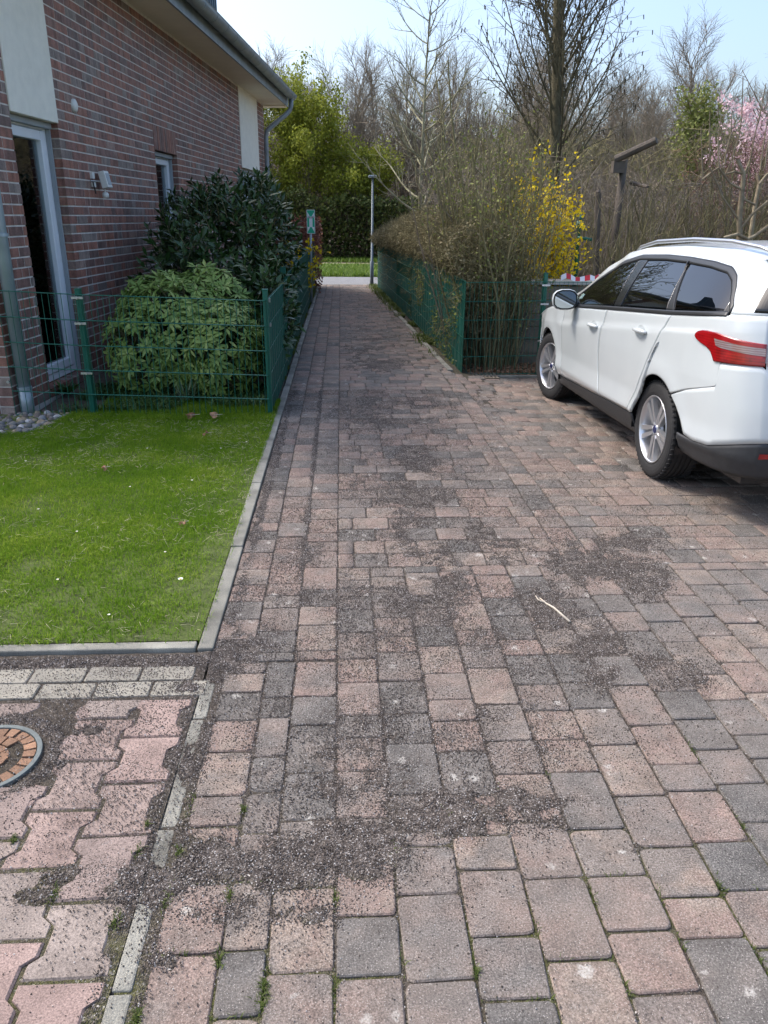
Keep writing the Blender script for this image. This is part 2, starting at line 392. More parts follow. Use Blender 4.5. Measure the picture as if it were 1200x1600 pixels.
def pepper_map(X, Y):
    px, py = to_px(X, Y)
    n = fbm(X, Y, 5, 21, 4)
    return np.clip(blobs(PEPPER, px, py)*(.25+1.5*n), 0, 1.2)

def bed(name, xs, ys):
    X, Y = np.meshgrid(xs, ys); G = grit_map(X, Y)
    Z = gz(X, Y)-.0068+.005*(fbm(X, Y, 30, 5, 3)-.5)+.0092*G**1.3+.009*G*(fbm(X, Y, 45, 8, 3)-.5)
    V = np.stack([X, Y, Z], -1).reshape(-1, 3); nx, ny = len(xs), len(ys)
    i = np.arange(nx-1)[None, :]+(np.arange(ny-1)*nx)[:, None]; i = i.reshape(-1, 1)
    me = nmesh(name, V, i+np.array([[0, 1, nx+1, nx]]), M['grit'], True)
    a = me.attributes.new('grit', 'FLOAT', 'POINT'); a.data.foreach_set('value', (.35+.65*G).astype(np.float32).ravel())
    px, py = to_px(X, Y); mo = np.clip(sstep(1180, 1420, py)*1.0+sstep(3.2, 5.5, X)*.3+.5*sstep(5, 12, Y)*(X > .6), 0, 1)
    a = me.attributes.new('mossy', 'FLOAT', 'POINT'); a.data.foreach_set('value', mo.astype(np.float32).ravel())
    return tag(link(name, me), kind='structure')
ys = [0.7]
while ys[-1] < 8.62: ys.append(ys[-1]+max(.011, .0042*ys[-1]))
driveway = bed('driveway', np.concatenate([np.arange(-.515, 1.5, .0115), np.arange(1.5, 4.9, .03)]), np.array(ys))
ys = [8.62]
while ys[-1] < 19.95: ys.append(ys[-1]+.06)
lane = bed('path', np.arange(-.515, 1.45, .03), np.array(ys))
entry = bed('entrance_pavement', np.arange(-2.2, -.514, .0125), np.arange(.7, 2.66, .0125))

def paver_mesh(w, l, seed, gap=.006):
    r_ = np.random.default_rng(seed); hw, hl = w/2-gap/2, l/2-gap/2
    out = []
    for cx, cy, a0 in ((1, 1, 0), (-1, 1, 90), (-1, -1, 180), (1, -1, 270)):
        cr = r_.uniform(.007, .019)
        for k in range(3):
            a = R(a0+k*45); j = r_.normal(0, .0012, 2)
            out.append((cx*(hw-cr)+cr*math.cos(a)+j[0], cy*(hl-cr)+cr*math.sin(a)+j[1]))
    return rim_mesh('paver', out, M['paver'])
def rim_mesh(name, out, m, inset=.0045, drop=.0035, depth=.05):
    n = len(out); c = np.mean(out, 0); o = np.array(out); d = o-c; L = np.linalg.norm(d, axis=1, keepdims=True)
    top = c+d*(1-inset/L)
    V = np.concatenate([np.c_[top, np.zeros(n)], np.c_[o, np.full(n, -drop)], np.c_[o, np.full(n, -depth)]])
    me = bpy.data.meshes.new(name)
    me.from_pydata(V.tolist(), [], [tuple(range(n))]+[(i+n, (i+1) % n+n, (i+1) % n, i) for i in range(n)]+[(i+2*n, (i+1) % n+2*n, (i+1) % n+n, i+n) for i in range(n)])
    me.materials.append(m); me.update(); return me
cells = []      # (x0,x1,y0,y1)
prng = random.Random(11)
def column(x0, x1, y0, y1, sizes=(.16, .165, .165, .2, .2, .235, .12)):
    y = y0-prng.uniform(0, .1)
    while y < y1-.02:
        l = prng.choice(sizes); e = min(y+l, y1)
        if y1-e < .06: e = y1
        cells.append((x0, x1, max(y, y0), e)); y = e
def row(y0, y1, x0, x1, sizes=(.16, .165, .2, .24)):
    x = x0; first = True
    while x < x1-.02:
        l = prng.choice(sizes)*(prng.choice((.5, 1)) if first else 1); first = False; e = min(x+l, x1)
        if x1-e < .07: e = x1
        cells.append((x, e, y0, y1)); x = e
B = [-.450, -.295, -.187, -.030, .125, .29, .455, .62, .79, .955, 1.12]+[1.12+.163*i for i in range(1, 14)]
for a, b in zip(B[:-1], B[1:]):
    if b < 0: column(a, b, .72, 2.56)
    else: column(a, b, .72, 3.40)
for a, b in ((-.515, -.355), (-.355, -.195), (-.195, -.030)): column(a, b, 2.57, 19.9)
column(1.10, 1.25, 3.40, 8.48)
y = 3.40
def fence_x(Y): return 1.35+(Y-8.6)*(.86-1.35)/10.4
while y < 19.88:
    h = .1635
    if y+h <= 8.5:
        row(y, y+h, -.03, 1.10); row(y, y+h, 1.25, 4.85)
    else: row(y, y+h, -.03, fence_x(y)-.13)
    y += h
cells = [c for c in cells if (c[1]-c[0]) > .035 and (c[3]-c[2]) > .035]
def seen_size(c):
    x, y = to_px([c[0], c[1], c[1], c[0]], [c[2], c[2], c[3], c[3]])
    A = .5*abs(sum(x[i]*y[(i+1) % 4]-x[(i+1) % 4]*y[i] for i in range(4)))
    return A if (x.max() > -5 and x.min() < 1205 and y.min() < 1610) else 0
cells.sort(key=lambda c: -seen_size(c))
lib = {}
rest_v = {'driveway': [], 'path': []}
for k, (x0, x1, y0, y1) in enumerate(cells):
    w, l = x1-x0, y1-y0; key = (round(w, 2), round(l, 2), prng.randrange(4))
    if key not in lib: lib[key] = paver_mesh(key[0], key[1], hash(key) % 99991)
    me = lib[key]; xc, yc = (x0+x1)/2, (y0+y1)/2
    z = float(gz(xc, yc))+prng.uniform(-.0025, .0015); flip = prng.random() < .5
    rx, ry, rz = prng.gauss(0, .006), prng.gauss(0, .006), prng.gauss(0, .008)+(math.pi if flip else 0)
    if k < 300:
        o = link('paver', me, driveway, (xc, yc, z)); o.rotation_euler = (rx, ry, rz); o.scale = (w/key[0], l/key[1], 1)
    else:
        V = np.array([v.co for v in me.vertices])*np.array([w/key[0], l/key[1], 1])
        c, s = math.cos(rz), math.sin(rz)
        V = np.c_[V[:, 0]*c-V[:, 1]*s, V[:, 0]*s+V[:, 1]*c, V[:, 2]+ry*V[:, 0]+rx*V[:, 1]]+np.array([xc, yc, z])
        rest_v['path' if yc > 8.62 else 'driveway'].append((V, len(V)//3))
def join_rims(name, items, m, parent):
    Vs, tops, quads, n0 = [], {}, [], 0
    for V, n in items:
        Vs.append(V); tops.setdefault(n, []).append(n0+np.arange(n))
        i = np.arange(n); j = (i+1) % n
        quads.append(np.stack([i+n, j+n, j, i], 1)+n0); quads.append(np.stack([i+2*n, j+2*n, j+n, i+n], 1)+n0); n0 += 3*n
    me = nmesh(name, np.concatenate(Vs), [np.concatenate(quads)]+[np.array(t) for t in tops.values()], m)
    return tag(link(name, me, parent), kind='stuff')
join_rims('smaller_pavers', rest_v['driveway'], M['paver'], driveway)
join_rims('far_pavers', rest_v['path'], M['paver'], lane)

# entrance pavement: cream oblong rows under the kerb, pink double-T interlocking stones below
def placed(name, me, parent, x, y, z, rz=0):
    o = link(name, me, parent, (x, y, z)); o.rotation_euler = (prng.gauss(0, .005), prng.gauss(0, .005), rz); return o
erow = random.Random(5)
cream = rim_mesh('cream_paver', [(.097, .04), (.09, .046), (-.09, .046), (-.097, .04), (-.097, -.04), (-.09, -.046), (.09, -.046), (.097, -.04)], M['cream_paver'], .004, .004)
for yc, off in ((2.50, .06), (2.40, .0)):
    x = -.5-off-.1
    while x > -1.75: placed('cream_paver', cream, entry, x, yc, erow.uniform(-.003, .001), erow.gauss(0, .01)); x -= .2005
W_, L_, d_, e_ = .1745, .215, .014, .012
g_ = .0045
tee = [(W_/2+d_-g_, L_/2-g_), (-W_/2-d_+g_, L_/2-g_), (-W_/2-d_+g_, L_/4+e_), (-W_/2+d_+g_, L_/4-e_), (-W_/2+d_+g_, -L_/4+e_), (-W_/2-d_+g_, -L_/4-e_), (-W_/2-d_+g_, -L_/2+g_),
       (W_/2+d_-g_, -L_/2+g_), (W_/2+d_-g_, -L_/4-e_), (W_/2-d_-g_, -L_/4+e_), (W_/2-d_-g_, L_/4-e_), (W_/2+d_-g_, L_/4+e_)]
tee_me = rim_mesh('interlocking_paver', tee, M['pink_paver'], .006, .0055)
half = [(p[0], max(p[1], -g_*.2)) for p in tee if p[1] > -.02]
half = [(W_/2+d_-g_, L_/2-g_), (-W_/2-d_+g_, L_/2-g_), (-W_/2-d_+g_, L_/4+e_), (-W_/2+d_+g_, L_/4-e_), (-W_/2+d_+g_, g_), (W_/2-d_-g_, g_), (W_/2-d_-g_, L_/4-e_), (W_/2+d_-g_, L_/4+e_)]
half_me = rim_mesh('half_interlocking_paver', half, M['pink_paver'], .006, .0055)
for ci in range(8):
    xc = -.537-W_/2-.012-ci*W_
    yt = 2.335
    if ci % 2: 
        placed('half_interlocking_paver', half_me, entry, xc, yt-L_/2, erow.uniform(-.003, .001)) if math.hypot(xc+1.13, yt-.05-2.03) > .2 else None
        yt -= L_/2
    while yt > .8:
        yc = yt-L_/2
        if math.hypot(xc+1.13, yc-2.03) > .245: placed('interlocking_paver', tee_me, entry, xc, yc, erow.uniform(-.004, .002), erow.gauss(0, .012))
        yt -= L_
for (x, y) in ((-.895, 2.27), (-.93, 1.86), (-1.27, 1.83), (-1.36, 2.2), (-.9, 2.1)):   # cut stones fitted round the cover
    cm = rim_mesh('cut_paver', [(.03*math.cos(a)*erow.uniform(.8, 1.2), .05*math.sin(a)*erow.uniform(.8, 1.2)) for a in [k*math.pi/3.5 for k in range(7)]], M['pink_paver'])
    placed('cut_paver', cm, entry, x, y, -.002, erow.uniform(-.3, .3))

# edging strip between the two pavings
edging = tag(MB().box(-.535, -.465, .7, 2.46, -.12, -.02).build('edging_strip', M['kerb']), kind='structure')
y = .75
while y < 2.44:
    l = min(erow.choice((.24, .25)), 2.46-y)
    MB().box(-.524+erow.uniform(-.004, .004), -.478+erow.uniform(-.004, .004), y, y+l-.007, -.05, erow.uniform(-.007, -.001)).build('edging_stone', M['kerb'], edging, bevel=.005)
    y += l
# kerbs
kerb = tag(MB().box(-.57, -.53, 2.66, 19.8, -.2, -.02).build('kerb', M['kerb']), kind='structure')
y = 2.655
while y < 19.7:
    l = .997; MB().box(-.578+erow.uniform(-.003, .003), -.519+erow.uniform(-.003, .003), y, min(y+l-.004, 19.75), -.15, .014+erow.uniform(-.004, .004)).build('kerb_stone', M['kerb'], kerb, bevel=.006); y += l
x = -.584
while x > -3.6:
    MB().box(x-.99, x-.003, 2.655+erow.uniform(-.003, .003), 2.708, -.15, .013+erow.uniform(-.004, .004)).build('kerb_stone', M['kerb'], kerb, bevel=.006); x -= .995
kerb_r = tag(MB().box(1.40, 4.9, 8.53, 8.57, -.3, -.12).build('garden_kerb', M['kerb']), kind='structure')
x = 1.33
while x < 4.8: MB().box(x, x+.99, 8.515, 8.575, -.3, -.062).build('kerb_stone', M['kerb'], kerb_r, bevel=.006); x += .995
y = 8.6
while y < 18.9:
    a, b = fence_x(y)-.10, fence_x(y+.99)-.10; zt = float(gz(a, y))
    MB().add([(a-.06, y, -.3), (a, y, -.3), (b, y+.985, -.3), (b-.06, y+.985, -.3), (a-.06, y, zt+.022), (a, y, zt+.022), (b, y+.985, zt+.022), (b-.06, y+.985, zt+.022)],
             [(3, 2, 1, 0), (4, 5, 6, 7), (0, 1, 5, 4), (1, 2, 6, 5), (2, 3, 7, 6), (3, 0, 4, 7)]).build('kerb_stone', M['kerb'], kerb_r, bevel=.006); y += .99

# loose grit grains (real grains, instanced on points)
def grains():
    pts = []
    r_ = np.random.default_rng(3)
    for (x0, x1, y0, y1, n) in ((-2.0, 2.4, .95, 3.2, 1000000), (-.52, 2.6, 3.2, 7.5, 750000)):
        X = r_.uniform(x0, x1, n); Y = r_.uniform(y0, y1, n)
        px, py = to_px(X, Y); ok = (px > -10) & (px < 1210) & (py < 1610); X, Y = X[ok], Y[ok]
        G = grit_map(X, Y); Pp = pepper_map(X, Y)
        dens = n/((x1-x0)*(y1-y0))
        want = 78000*G**1.5+26000*Pp+500
        if y0 > 3: want = 50000*G**1.5+20000*Pp+300
        if y0 < 3:
            jd = np.min(np.abs(X[:, None]-np.array(B)[None]), axis=1) < .011; want = np.where(jd & (X > -.46), want*1.5+5000, want)
        inlawn = (X < -.52) & (Y > 2.63)
        keep = (r_.random(len(X)) < want/dens) & ~inlawn
        X, Y, G = X[keep], Y[keep], G[keep]
        Z = gz(X, Y)+np.maximum(0, -.0068+.0092*G**1.3)
        pts.append(np.c_[X, Y, Z+.0008])
    P = np.concatenate(pts)
    me = bpy.data.meshes.new('loose_grit'); me.vertices.add(len(P)); me.vertices.foreach_set('co', P.astype(np.float32).ravel())
    ob = tag(link('loose_grit', me), 'dark purple grey grit scattered over the paving stones', 'grit', kind='stuff')
    ng = bpy.data.node_groups.new('grit_scatter', 'GeometryNodeTree')
    ng.interface.new_socket('Geometry', in_out='INPUT', socket_type='NodeSocketGeometry'); ng.interface.new_socket('Geometry', in_out='OUTPUT', socket_type='NodeSocketGeometry')
    N = ng.nodes; gi = N.new('NodeGroupInput'); go = N.new('NodeGroupOutput')
    ico = N.new('GeometryNodeMeshIcoSphere'); ico.inputs['Radius'].default_value = 1; ico.inputs['Subdivisions'].default_value = 1
    sm = N.new('GeometryNodeSetMaterial'); sm.inputs['Material'].default_value = M['grain']
    m2p = N.new('GeometryNodeMeshToPoints'); iop = N.new('GeometryNodeInstanceOnPoints')
    rr = N.new('FunctionNodeRandomValue'); rr.data_type = 'FLOAT_VECTOR'; rr.inputs[0].default_value = (0, 0, 0); rr.inputs[1].default_value = (6.28, 6.28, 6.28)
    rs = N.new('FunctionNodeRandomValue'); rs.data_type = 'FLOAT_VECTOR'; rs.inputs[0].default_value = (.0007, .0007, .0006); rs.inputs[1].default_value = (.0031, .0028, .0022); rs.inputs['Seed'].default_value = 5
    L = ng.links.new
    L(gi.outputs[0], m2p.inputs[0]); L(m2p.outputs[0], iop.inputs['Points']); L(ico.outputs['Mesh'], sm.inputs[0]); L(sm.outputs[0], iop.inputs['Instance'])
    L(rr.outputs[0], iop.inputs['Rotation']); L(rs.outputs[0], iop.inputs['Scale']); L(iop.outputs[0], go.inputs[0])
    md = ob.modifiers.new('scatter', 'NODES'); md.node_group = ng
    print('grains', len(P))
grains()

# moss and grass tufts in the joints
def blades(P, h, w, lean, mat_, name, r_):
    n = len(P); az = r_.uniform(0, 2*math.pi, n); d = np.c_[np.cos(az), np.sin(az), np.zeros(n)]; s = np.c_[-d[:, 1], d[:, 0], np.zeros(n)]
    h = np.asarray(h).reshape(-1, 1); w = np.asarray(w).reshape(-1, 1)*.5; ln = np.asarray(lean).reshape(-1, 1); up = np.array([[0, 0, 1.]])
    mid = P+up*h*.55+d*h*ln*.35; tip = P+up*h*(1-.35*ln)+d*h*ln
    V = np.stack([P-s*w, P+s*w, mid+s*w*.8, mid-s*w*.8, tip], 1).reshape(-1, 3); q = (np.arange(n)*5)[:, None]
    return nmesh(name, V, [q+np.array([[0, 1, 2, 3]]), q+np.array([[3, 2, 4]])], mat_)
M['grass'] = leafmat('grass_blade', (.055, .14, .009), (.16, .28, .018), (.42, .47, .08), .8, .4, .08, clump=1.7, wn=.68)
M['weed'] = leafmat('weed_green', (.05, .075, .012), (.085, .12, .02), (.15, .18, .04), .7, .3)
r_ = np.random.default_rng(12)
jp = []
for (x0, x1, y0, y1) in [c for c in cells if c[2] < 1.9]:
    if r_.random() < .35:
        a = r_.uniform(y0, y1); jp += [(x0+r_.normal(0, .004), a+r_.normal(0, .02), -.006) for _ in range(int(r_.uniform(10, 45)))]
    if r_.random() < .15: jp += [(r_.uniform(x0, x1), y0+r_.normal(0, .004), -.006) for _ in range(15)]
for (px, py, n, sp) in ((375, 1265, 60, .012), (440, 1560, 120, .03), (340, 1500, 90, .02), (280, 1330, 50, .02), (60, 1400, 60, .03), (130, 1440, 80, .03), (260, 1410, 60, .03), (1105, 1385, 60, .02), (735, 1520, 40, .012), (410, 1540, 70, .015), (385, 1400, 60, .02), (200, 1330, 40, .02), (240, 1590, 120, .02), (1190, 1405, 60, .02), (70, 1310, 60, .015), (180, 1290, 40, .012)):
    g = on_ground(px, py); g.x = min(B, key=lambda v: abs(v-g.x)) if g.x > -.47 else min([-.56-W_*q for q in range(9)], key=lambda v: abs(v-g.x)); sp *= .45; jp += [(g.x+r_.normal(0, sp*.5), g.y+r_.normal(0, sp*1.3), -.005) for _ in range(n)]
jp = np.array(jp); n = len(jp)
tag(link('joint_weeds', blades(jp, r_.uniform(.006, .02, n), r_.uniform(.0015, .003, n), r_.uniform(.3, 1.2, n), M['weed'], 'joint_weeds', r_)), 'tiny grass and moss growing in the paving joints', 'weeds', kind='stuff')

# ---------------------------------------------------------------- lawn
LZ = .012
def lawn_points(n, r_):
    Y = r_.uniform(2.695, 6.95, n); X = r_.uniform(-3.7, -.562, n)
    ok = (X > -.54*Y-.12) & ~((X < -2.3+.25*(Y-6.4)) & (Y > 5.88)) & ((Y < 6.55) | (X > -2.1))
    return X[ok], Y[ok]
V = [(-3.8, 2.712), (-.579, 2.712), (-.579, 6.6), (-3.8, 6.6)]
tag(link('lawn_ground', nmesh('lawn_ground', [(x, y, LZ) for x, y in V], np.array([[0, 1, 2, 3]]), M['lawnsoil'])), kind='structure')
r_ = np.random.default_rng(8)
X, Y = lawn_points(330000, r_)
bare = fbm(X, Y, 3.5, 31, 4)+.4*np.exp((X+.58)/.12)*sstep(5.6, 4.5, Y)+.25*np.exp(-(Y-2.71)/.25)
k = r_.random(len(X)) < np.clip(1.75-1.75*bare, .14, 1); X, Y = X[k], Y[k]
P = np.c_[X, Y, np.full(len(X), LZ-.002)]; n = len(P)
hh = (.014+.026*fbm(X, Y, 2.2, 41, 3))*r_.uniform(.6, 1.4, n)*(1+.5*(Y > 6.2))
tag(link('lawn_grass', blades(P, hh, r_.uniform(.0018, .0036, n), r_.uniform(.2, 1.5, n), M['grass'], 'lawn_grass', r_)), 'short green lawn beside the kerb in front of the fence', 'grass', kind='stuff')
print('blades', n)
# dry stalks in the lawn
X, Y = lawn_points(5200, r_); k = fbm(X, Y, 2.4, 33)+.3*np.exp(-(Y-2.7)/.3) > .5; X, Y = X[k], Y[k]; P = np.c_[X, Y, np.full(len(X), .03)]
az = r_.uniform(0, 6.28, len(X)); D = np.c_[np.cos(az), np.sin(az), r_.normal(0, .3, len(X))]
V, Fc = tubes(P-D*.012, P+D*r_.uniform(.01, .035, (len(X), 1)), np.full(len(X), .0009), np.full(len(X), .0006))
M['straw'] = mat('straw', (.5, .45, .28), .8, .2, 9)
tag(link('dry_grass_stalks', nmesh('dry_grass_stalks', V, Fc, M['straw'])), 'dry pale grass stalks lying in the lawn', 'straw', kind='stuff')
# weeds at the foot of the left side fence and on the far verge
X = r_.uniform(-.66, -.58, 5200); Y = r_.uniform(6.5, 19.5, 5200); k = fbm(X, Y, 1.3, 51) > .48; X, Y = X[k], Y[k]; n = len(X)
tag(link('fence_foot_weeds', blades(np.c_[X, Y, np.full(n, .01)], r_.uniform(.03, .16, n)*(.5+sstep(14, 17.5, Y)), r_.uniform(.006, .016, n), r_.uniform(.3, 1.3, n), M['weed'], 'fence_foot_weeds', r_)), 'green weeds along the foot of the left side fence', 'weeds', kind='stuff')
Y = r_.uniform(8.7, 19.6, 8000); X = np.array([fence_x(v) for v in Y])-.05+r_.normal(0, .07, len(Y)); k = (fbm(X, Y, 1.3, 61)+.25*sstep(13, 17, Y)) > .53; X, Y = X[k], Y[k]; n = len(X)
tag(link('verge_weeds', blades(np.c_[X, Y, gz(X, Y)-.01], r_.uniform(.03, .12, n), r_.uniform(.006, .016, n), r_.uniform(.3, 1.3, n), M['weed'], 'verge_weeds', r_)), 'weeds and moss along the foot of the right fence', 'weeds', kind='stuff')
M['verge_grass'] = leafmat('verge_grass', (.07, .13, .016), (.13, .23, .025), (.22, .3, .05), .6, .35)
X = r_.uniform(-3, 5, 42000); Y = np.where(r_.random(42000) < .8, r_.uniform(22.6, 27.5, 42000), r_.uniform(30.2, 33, 42000)); n = len(X)
tag(link('verge_grass', blades(np.c_[X, Y, np.full(n, -.04)], r_.uniform(.08, .24, n), r_.uniform(.012, .03, n), r_.uniform(.2, 1.2, n), M['verge_grass'], 'verge_grass', r_)), 'bright green grass verge between the road and the sandy path', 'grass', kind='stuff')

# ================================================================ brick house
HA = R(4.94); P0 = Vector((-2.709, 6.894, 0))
HD = Vector((math.sin(HA), math.cos(HA), 0)); HN = Vector((math.cos(HA), -math.sin(HA), 0))
def on_wall(px, py, off=0.0):
    d = pixel_ray(px, py); o = Vector((0, 0, CAM_H)); p = P0+HN*off
    q = o+d*((p-o).dot(HN)/d.dot(HN)); return (q-P0).dot(HD), q.z
house = empty('brick_house', P0); house.rotation_euler.z = -HA
tag(house, 'dark red brick house with cream panels and zinc gutter on the left', 'house')
def lb(mb, name, m, parent, smooth=False, bevel=0):
    o = link(name, mb.mesh(name, m, smooth), parent, (0, 0, 0))
    if bevel:
        b = o.modifiers.new('bevel', 'BEVEL'); b.width = bevel; b.segments = 2; b.limit_method = 'ANGLE'
    return o
S0, S1, ZT = -.422, 12.12, 3.85
DOOR = (.27, 1.185, .09, 2.37); WIN = (4.06, 5.055, .95, 2.36); BIG = (9.48, 11.31, .1, 2.45)
mb = MB()
t0, t1 = -.30, -.0032
for a, b, z0, z1 in ((S0+.01, DOOR[0]-.009, -.15, ZT), (DOOR[1]+.009, WIN[0]-.009, -.15, ZT), (WIN[0]-.009, WIN[1]+.009, -.15, WIN[2]-.01), (WIN[0]-.009, WIN[1]+.009, WIN[3]+.01, ZT),
                     (WIN[1]+.009, BIG[0]-.009, -.15, ZT), (BIG[1]+.009, S1-.01, -.15, ZT), (DOOR[0]-.009, DOOR[1]+.009, -.15, .005), (BIG[0]-.009, BIG[1]+.009, -.15, .09)):
    mb.box(t0, t1, a, b, z0, z1)
mb.box(-9.0, t0-.001, S0+.01, S0+.3, -.15, ZT)
mb.box(-9.0, t0-.001, S1-.3, S1-.01, -.15, ZT)
wall = lb(mb, 'wall', M['mortar'], house)
# bricks course by course, wild bond
br = random.Random(23); BR = []
CP, BH, JW = .0833, .0705, .0118
def run(a, b, z, kind='side'):
    s = a; first = True
    while s < b-.012:
        l = br.choice((.24, .24, .24, .115, .115, .24)) if not first else br.choice((.24, .115, .18, .24)); first = False
        if s+l > b-.05: l = b-s
        BR.append((kind, s, s+l, z)); s += l+JW
zc = .0
while zc < ZT-.03:
    h = min(BH, ZT-zc-.002)
    cut = [(DOOR[0], DOOR[1], DOOR[2], 9), (WIN[0], WIN[1], WIN[2], WIN[3]+.245), (BIG[0], BIG[1], BIG[2], 9)]
    a = S0; segs = []
    for (c0, c1, z0, z1) in cut:
        if zc+BH > z0-.01 and zc < z1: segs.append((a, c0)); a = c1
    segs.append((a, S1))
    for (p, q) in segs: run(p, q, zc)
    run(.127, 1.0, zc, 'end')
    zc += CP
def brick_seen(b):
    kind, s0, s1, z = b
    if kind == 'end':
        if s0 > .6: return 0
        q = P0+HD*S0-HN*((s0+s1)/2)
    else: q = P0+HD*((s0+s1)/2)
    px, py = to_px(q.x, q.y, z+.035)
    if px < -8 or px > 420 or py < -8: return 0
    if 215 < px < 470 and py > 275+max(0, (300-px)*.6): return 0      # behind the shrubs
    return (s1-s0)/((q.x**2+q.y**2)*abs((q.y/max(abs(q.x), .1))))
BR.sort(key=lambda b: -brick_seen(b))
blib = {}
def brick_mesh(l):
    k = round(l, 3)
    if k not in blib: blib[k] = MB().box(-.115, 0, 0, k, 0, BH).mesh('brick', M['brick'])
    return blib[k]
jv = MB()
for i, (kind, s0, s1, z) in enumerate(BR):
    out = br.uniform(-.0012, .0012)
    if kind == 'end':
        jv.box(-s1, -s0, S0+out, S0+.115, z, z+BH); continue
    if i < 292:
        o = link('brick', brick_mesh(s1-s0), wall, (out, s0, z))
    else: jv.box(-.115+out, out, s0, s1, z, min(z+BH, ZT-.003))
tag(lb(jv, 'further_bricks', M['brick'], wall), kind='stuff')
lin = empty('window_lintel', (0, 0, 0), house)
s = WIN[0]+.004
lm = MB().box(-.115, .003, 0, .071, 0, .288).mesh('soldier_brick', M['brick'])
while s < WIN[1]-.05: link('soldier_brick', lm, lin, (br.uniform(-.001, .001), s, WIN[3]+.006)); s += .0833
step = empty('door_step', (0, 0, 0), house)
s = DOOR[0]+.004
sm_ = MB().box(-.14, .002, 0, .071, .008, .083).mesh('step_brick', M['brick'])
while s < DOOR[1]-.05: link('step_brick', sm_, step, (0, s, br.uniform(-.002, .002))); s += .0833
# plaster panels
lb(MB().box(-.28, .012, DOOR[0]+.002, DOOR[1]-.002, DOOR[3], ZT-.002), 'plaster_panel', M['plaster'], house, bevel=.004)
lb(MB().box(-.28, .012, BIG[0]+.002, BIG[1]-.002, BIG[3], ZT-.002), 'plaster_panel', M['plaster'], house, bevel=.004)
def window(name, s0, s1, z0, z1, off=-.118, sash=.07, fr=.065, leaves=1):
    w = empty(name, (0, 0, 0), house)
    mb = MB()
    for (a, b, c, d) in ((s0, s0+fr, z0, z1), (s1-fr, s1, z0, z1), (s0+fr, s1-fr, z1-fr, z1), (s0+fr, s1-fr, z0, z0+fr)): mb.box(off-.07, off, a, b, c, d)
    lb(mb, 'frame', M['pvc'], w, bevel=.006)
    n = leaves; wd = (s1-s0-2*fr)/n
    for i in range(n):
        a0, a1, c0, c1 = s0+fr+i*wd+.006, s0+fr+(i+1)*wd-.006, z0+fr+.006, z1-fr-.006
        mb = MB()
        for (a, b, c, d) in ((a0, a0+sash, c0, c1), (a1-sash, a1, c0, c1), (a0+sash, a1-sash, c1-sash, c1), (a0+sash, a1-sash, c0, c0+sash)): mb.box(off-.075, off+.012, a, b, c, d)
        lb(mb, 'sash', M['pvc'], w, bevel=.008)
        lb(MB().box(off-.04, off-.034, a0+sash-.01, a1-sash+.01, c0+sash-.01, c1-sash+.01), 'pane', M['house_glass'], w)
    # shutter guide rail and box line
    mb = MB().box(off+.002, off+.045, s1-.022, s1-.001, z0, z1-.05); mb.box(off+.002, off+.045, s0+.001, s0+.022, z0, z1-.05)
    lb(mb, 'shutter_guide', M['frame_grey'], w, bevel=.003)
    lb(MB().box(off-.02, off+.06, s0+.002, s1-.002, z1-.05, z1-.003), 'shutter_box', M['frame_grey'], w, bevel=.004)
    return w
window('patio_door', DOOR[0]+.004, DOOR[1]-.004, DOOR[2], DOOR[3]-.002, sash=.085)
window('small_window', WIN[0]+.004, WIN[1]-.004, WIN[2], WIN[3]-.002)
window('large_window', BIG[0]+.004, BIG[1]-.004, BIG[2], BIG[3]-.002, leaves=2)
# rooms behind the panes, with a curtain at the patio door
mb = MB()
for (a, b) in ((-.2, 2.6), (3.6, 6), (9, 11.9)):
    mb.box(-2.2, -2.15, a, b, 0, 2.6); mb.box(-2.15, -.31, a, a+.05, 0, 2.6); mb.box(-2.15, -.31, b-.05, b, 0, 2.6); mb.box(-2.15, -.31, a+.05, b-.05, 2.55, 2.6); mb.box(-2.15, -.31, a+.05, b-.05, 0, .05)
lb(mb, 'room_lining', M['wallplaster'], house)
cv = []; cf = []
for i in range(60):
    s = .02+i*.0125; x = -.222+.012*math.sin(i*1.1)
    cv += [(x, s+.30, .14), (x, s+.30, 2.26)]
    if i: cf.append((2*i-2, 2*i, 2*i+1, 2*i-1))
lb(MB().add(cv, cf), 'curtain', M['blind'], house, smooth=True)
# eaves, fascia, gutter, roof, dormer
E0, E1 = -.6, 12.42
lb(MB().box(-.02, .48, E0, E1-.25, ZT+.001, ZT+.03), 'soffit', M['soffit'], house)
lb(MB().box(-.35, .47, E1-.25, E1, ZT-.03, ZT+.03), 'soffit_end', M['soffit'], house)
lb(MB().box(.482, .51, E0, E1, ZT-.012, ZT+.2), 'fascia', M['zinc'], house)
gx, gz_, gr = .615, 4.045, .095
prof = [(gx+gr*math.cos(a), gz_+gr*math.sin(a)) for a in [math.pi+math.pi*i/12 for i in range(13)]]
prof += [(gx+gr+.006, gz_+.012), (gx+gr-.008, gz_+.012)]
gv, gf = [], []
for j, s in enumerate((E0, E1-.05)): gv += [(x, s, z) for x, z in prof]
m_ = len(prof); gf = [(i, i+1, m_+i+1, m_+i) for i in range(m_-1)]
gf += [tuple(range(13))[::-1], tuple(range(m_, m_+13))]
gutter = lb(MB().add(gv, gf), 'gutter', M['zinc'], house, smooth=False)
s = 3.9
hm = MB()
for i in range(13):
    a0, a1 = math.pi+math.pi*i/13, math.pi+math.pi*(i+1)/13
    q = [(gx+r2*math.cos(a), y_, gz_+r2*math.sin(a)) for a in (a0, a1) for r2 in (gr+.0005, gr+.005) for y_ in (0, .025)]
    hm.add(q, [(2, 3, 7, 6), (0, 2, 6, 4), (1, 5, 7, 3)])
hme = hm.mesh('gutter_bracket', M['zinc'])
s = -.6
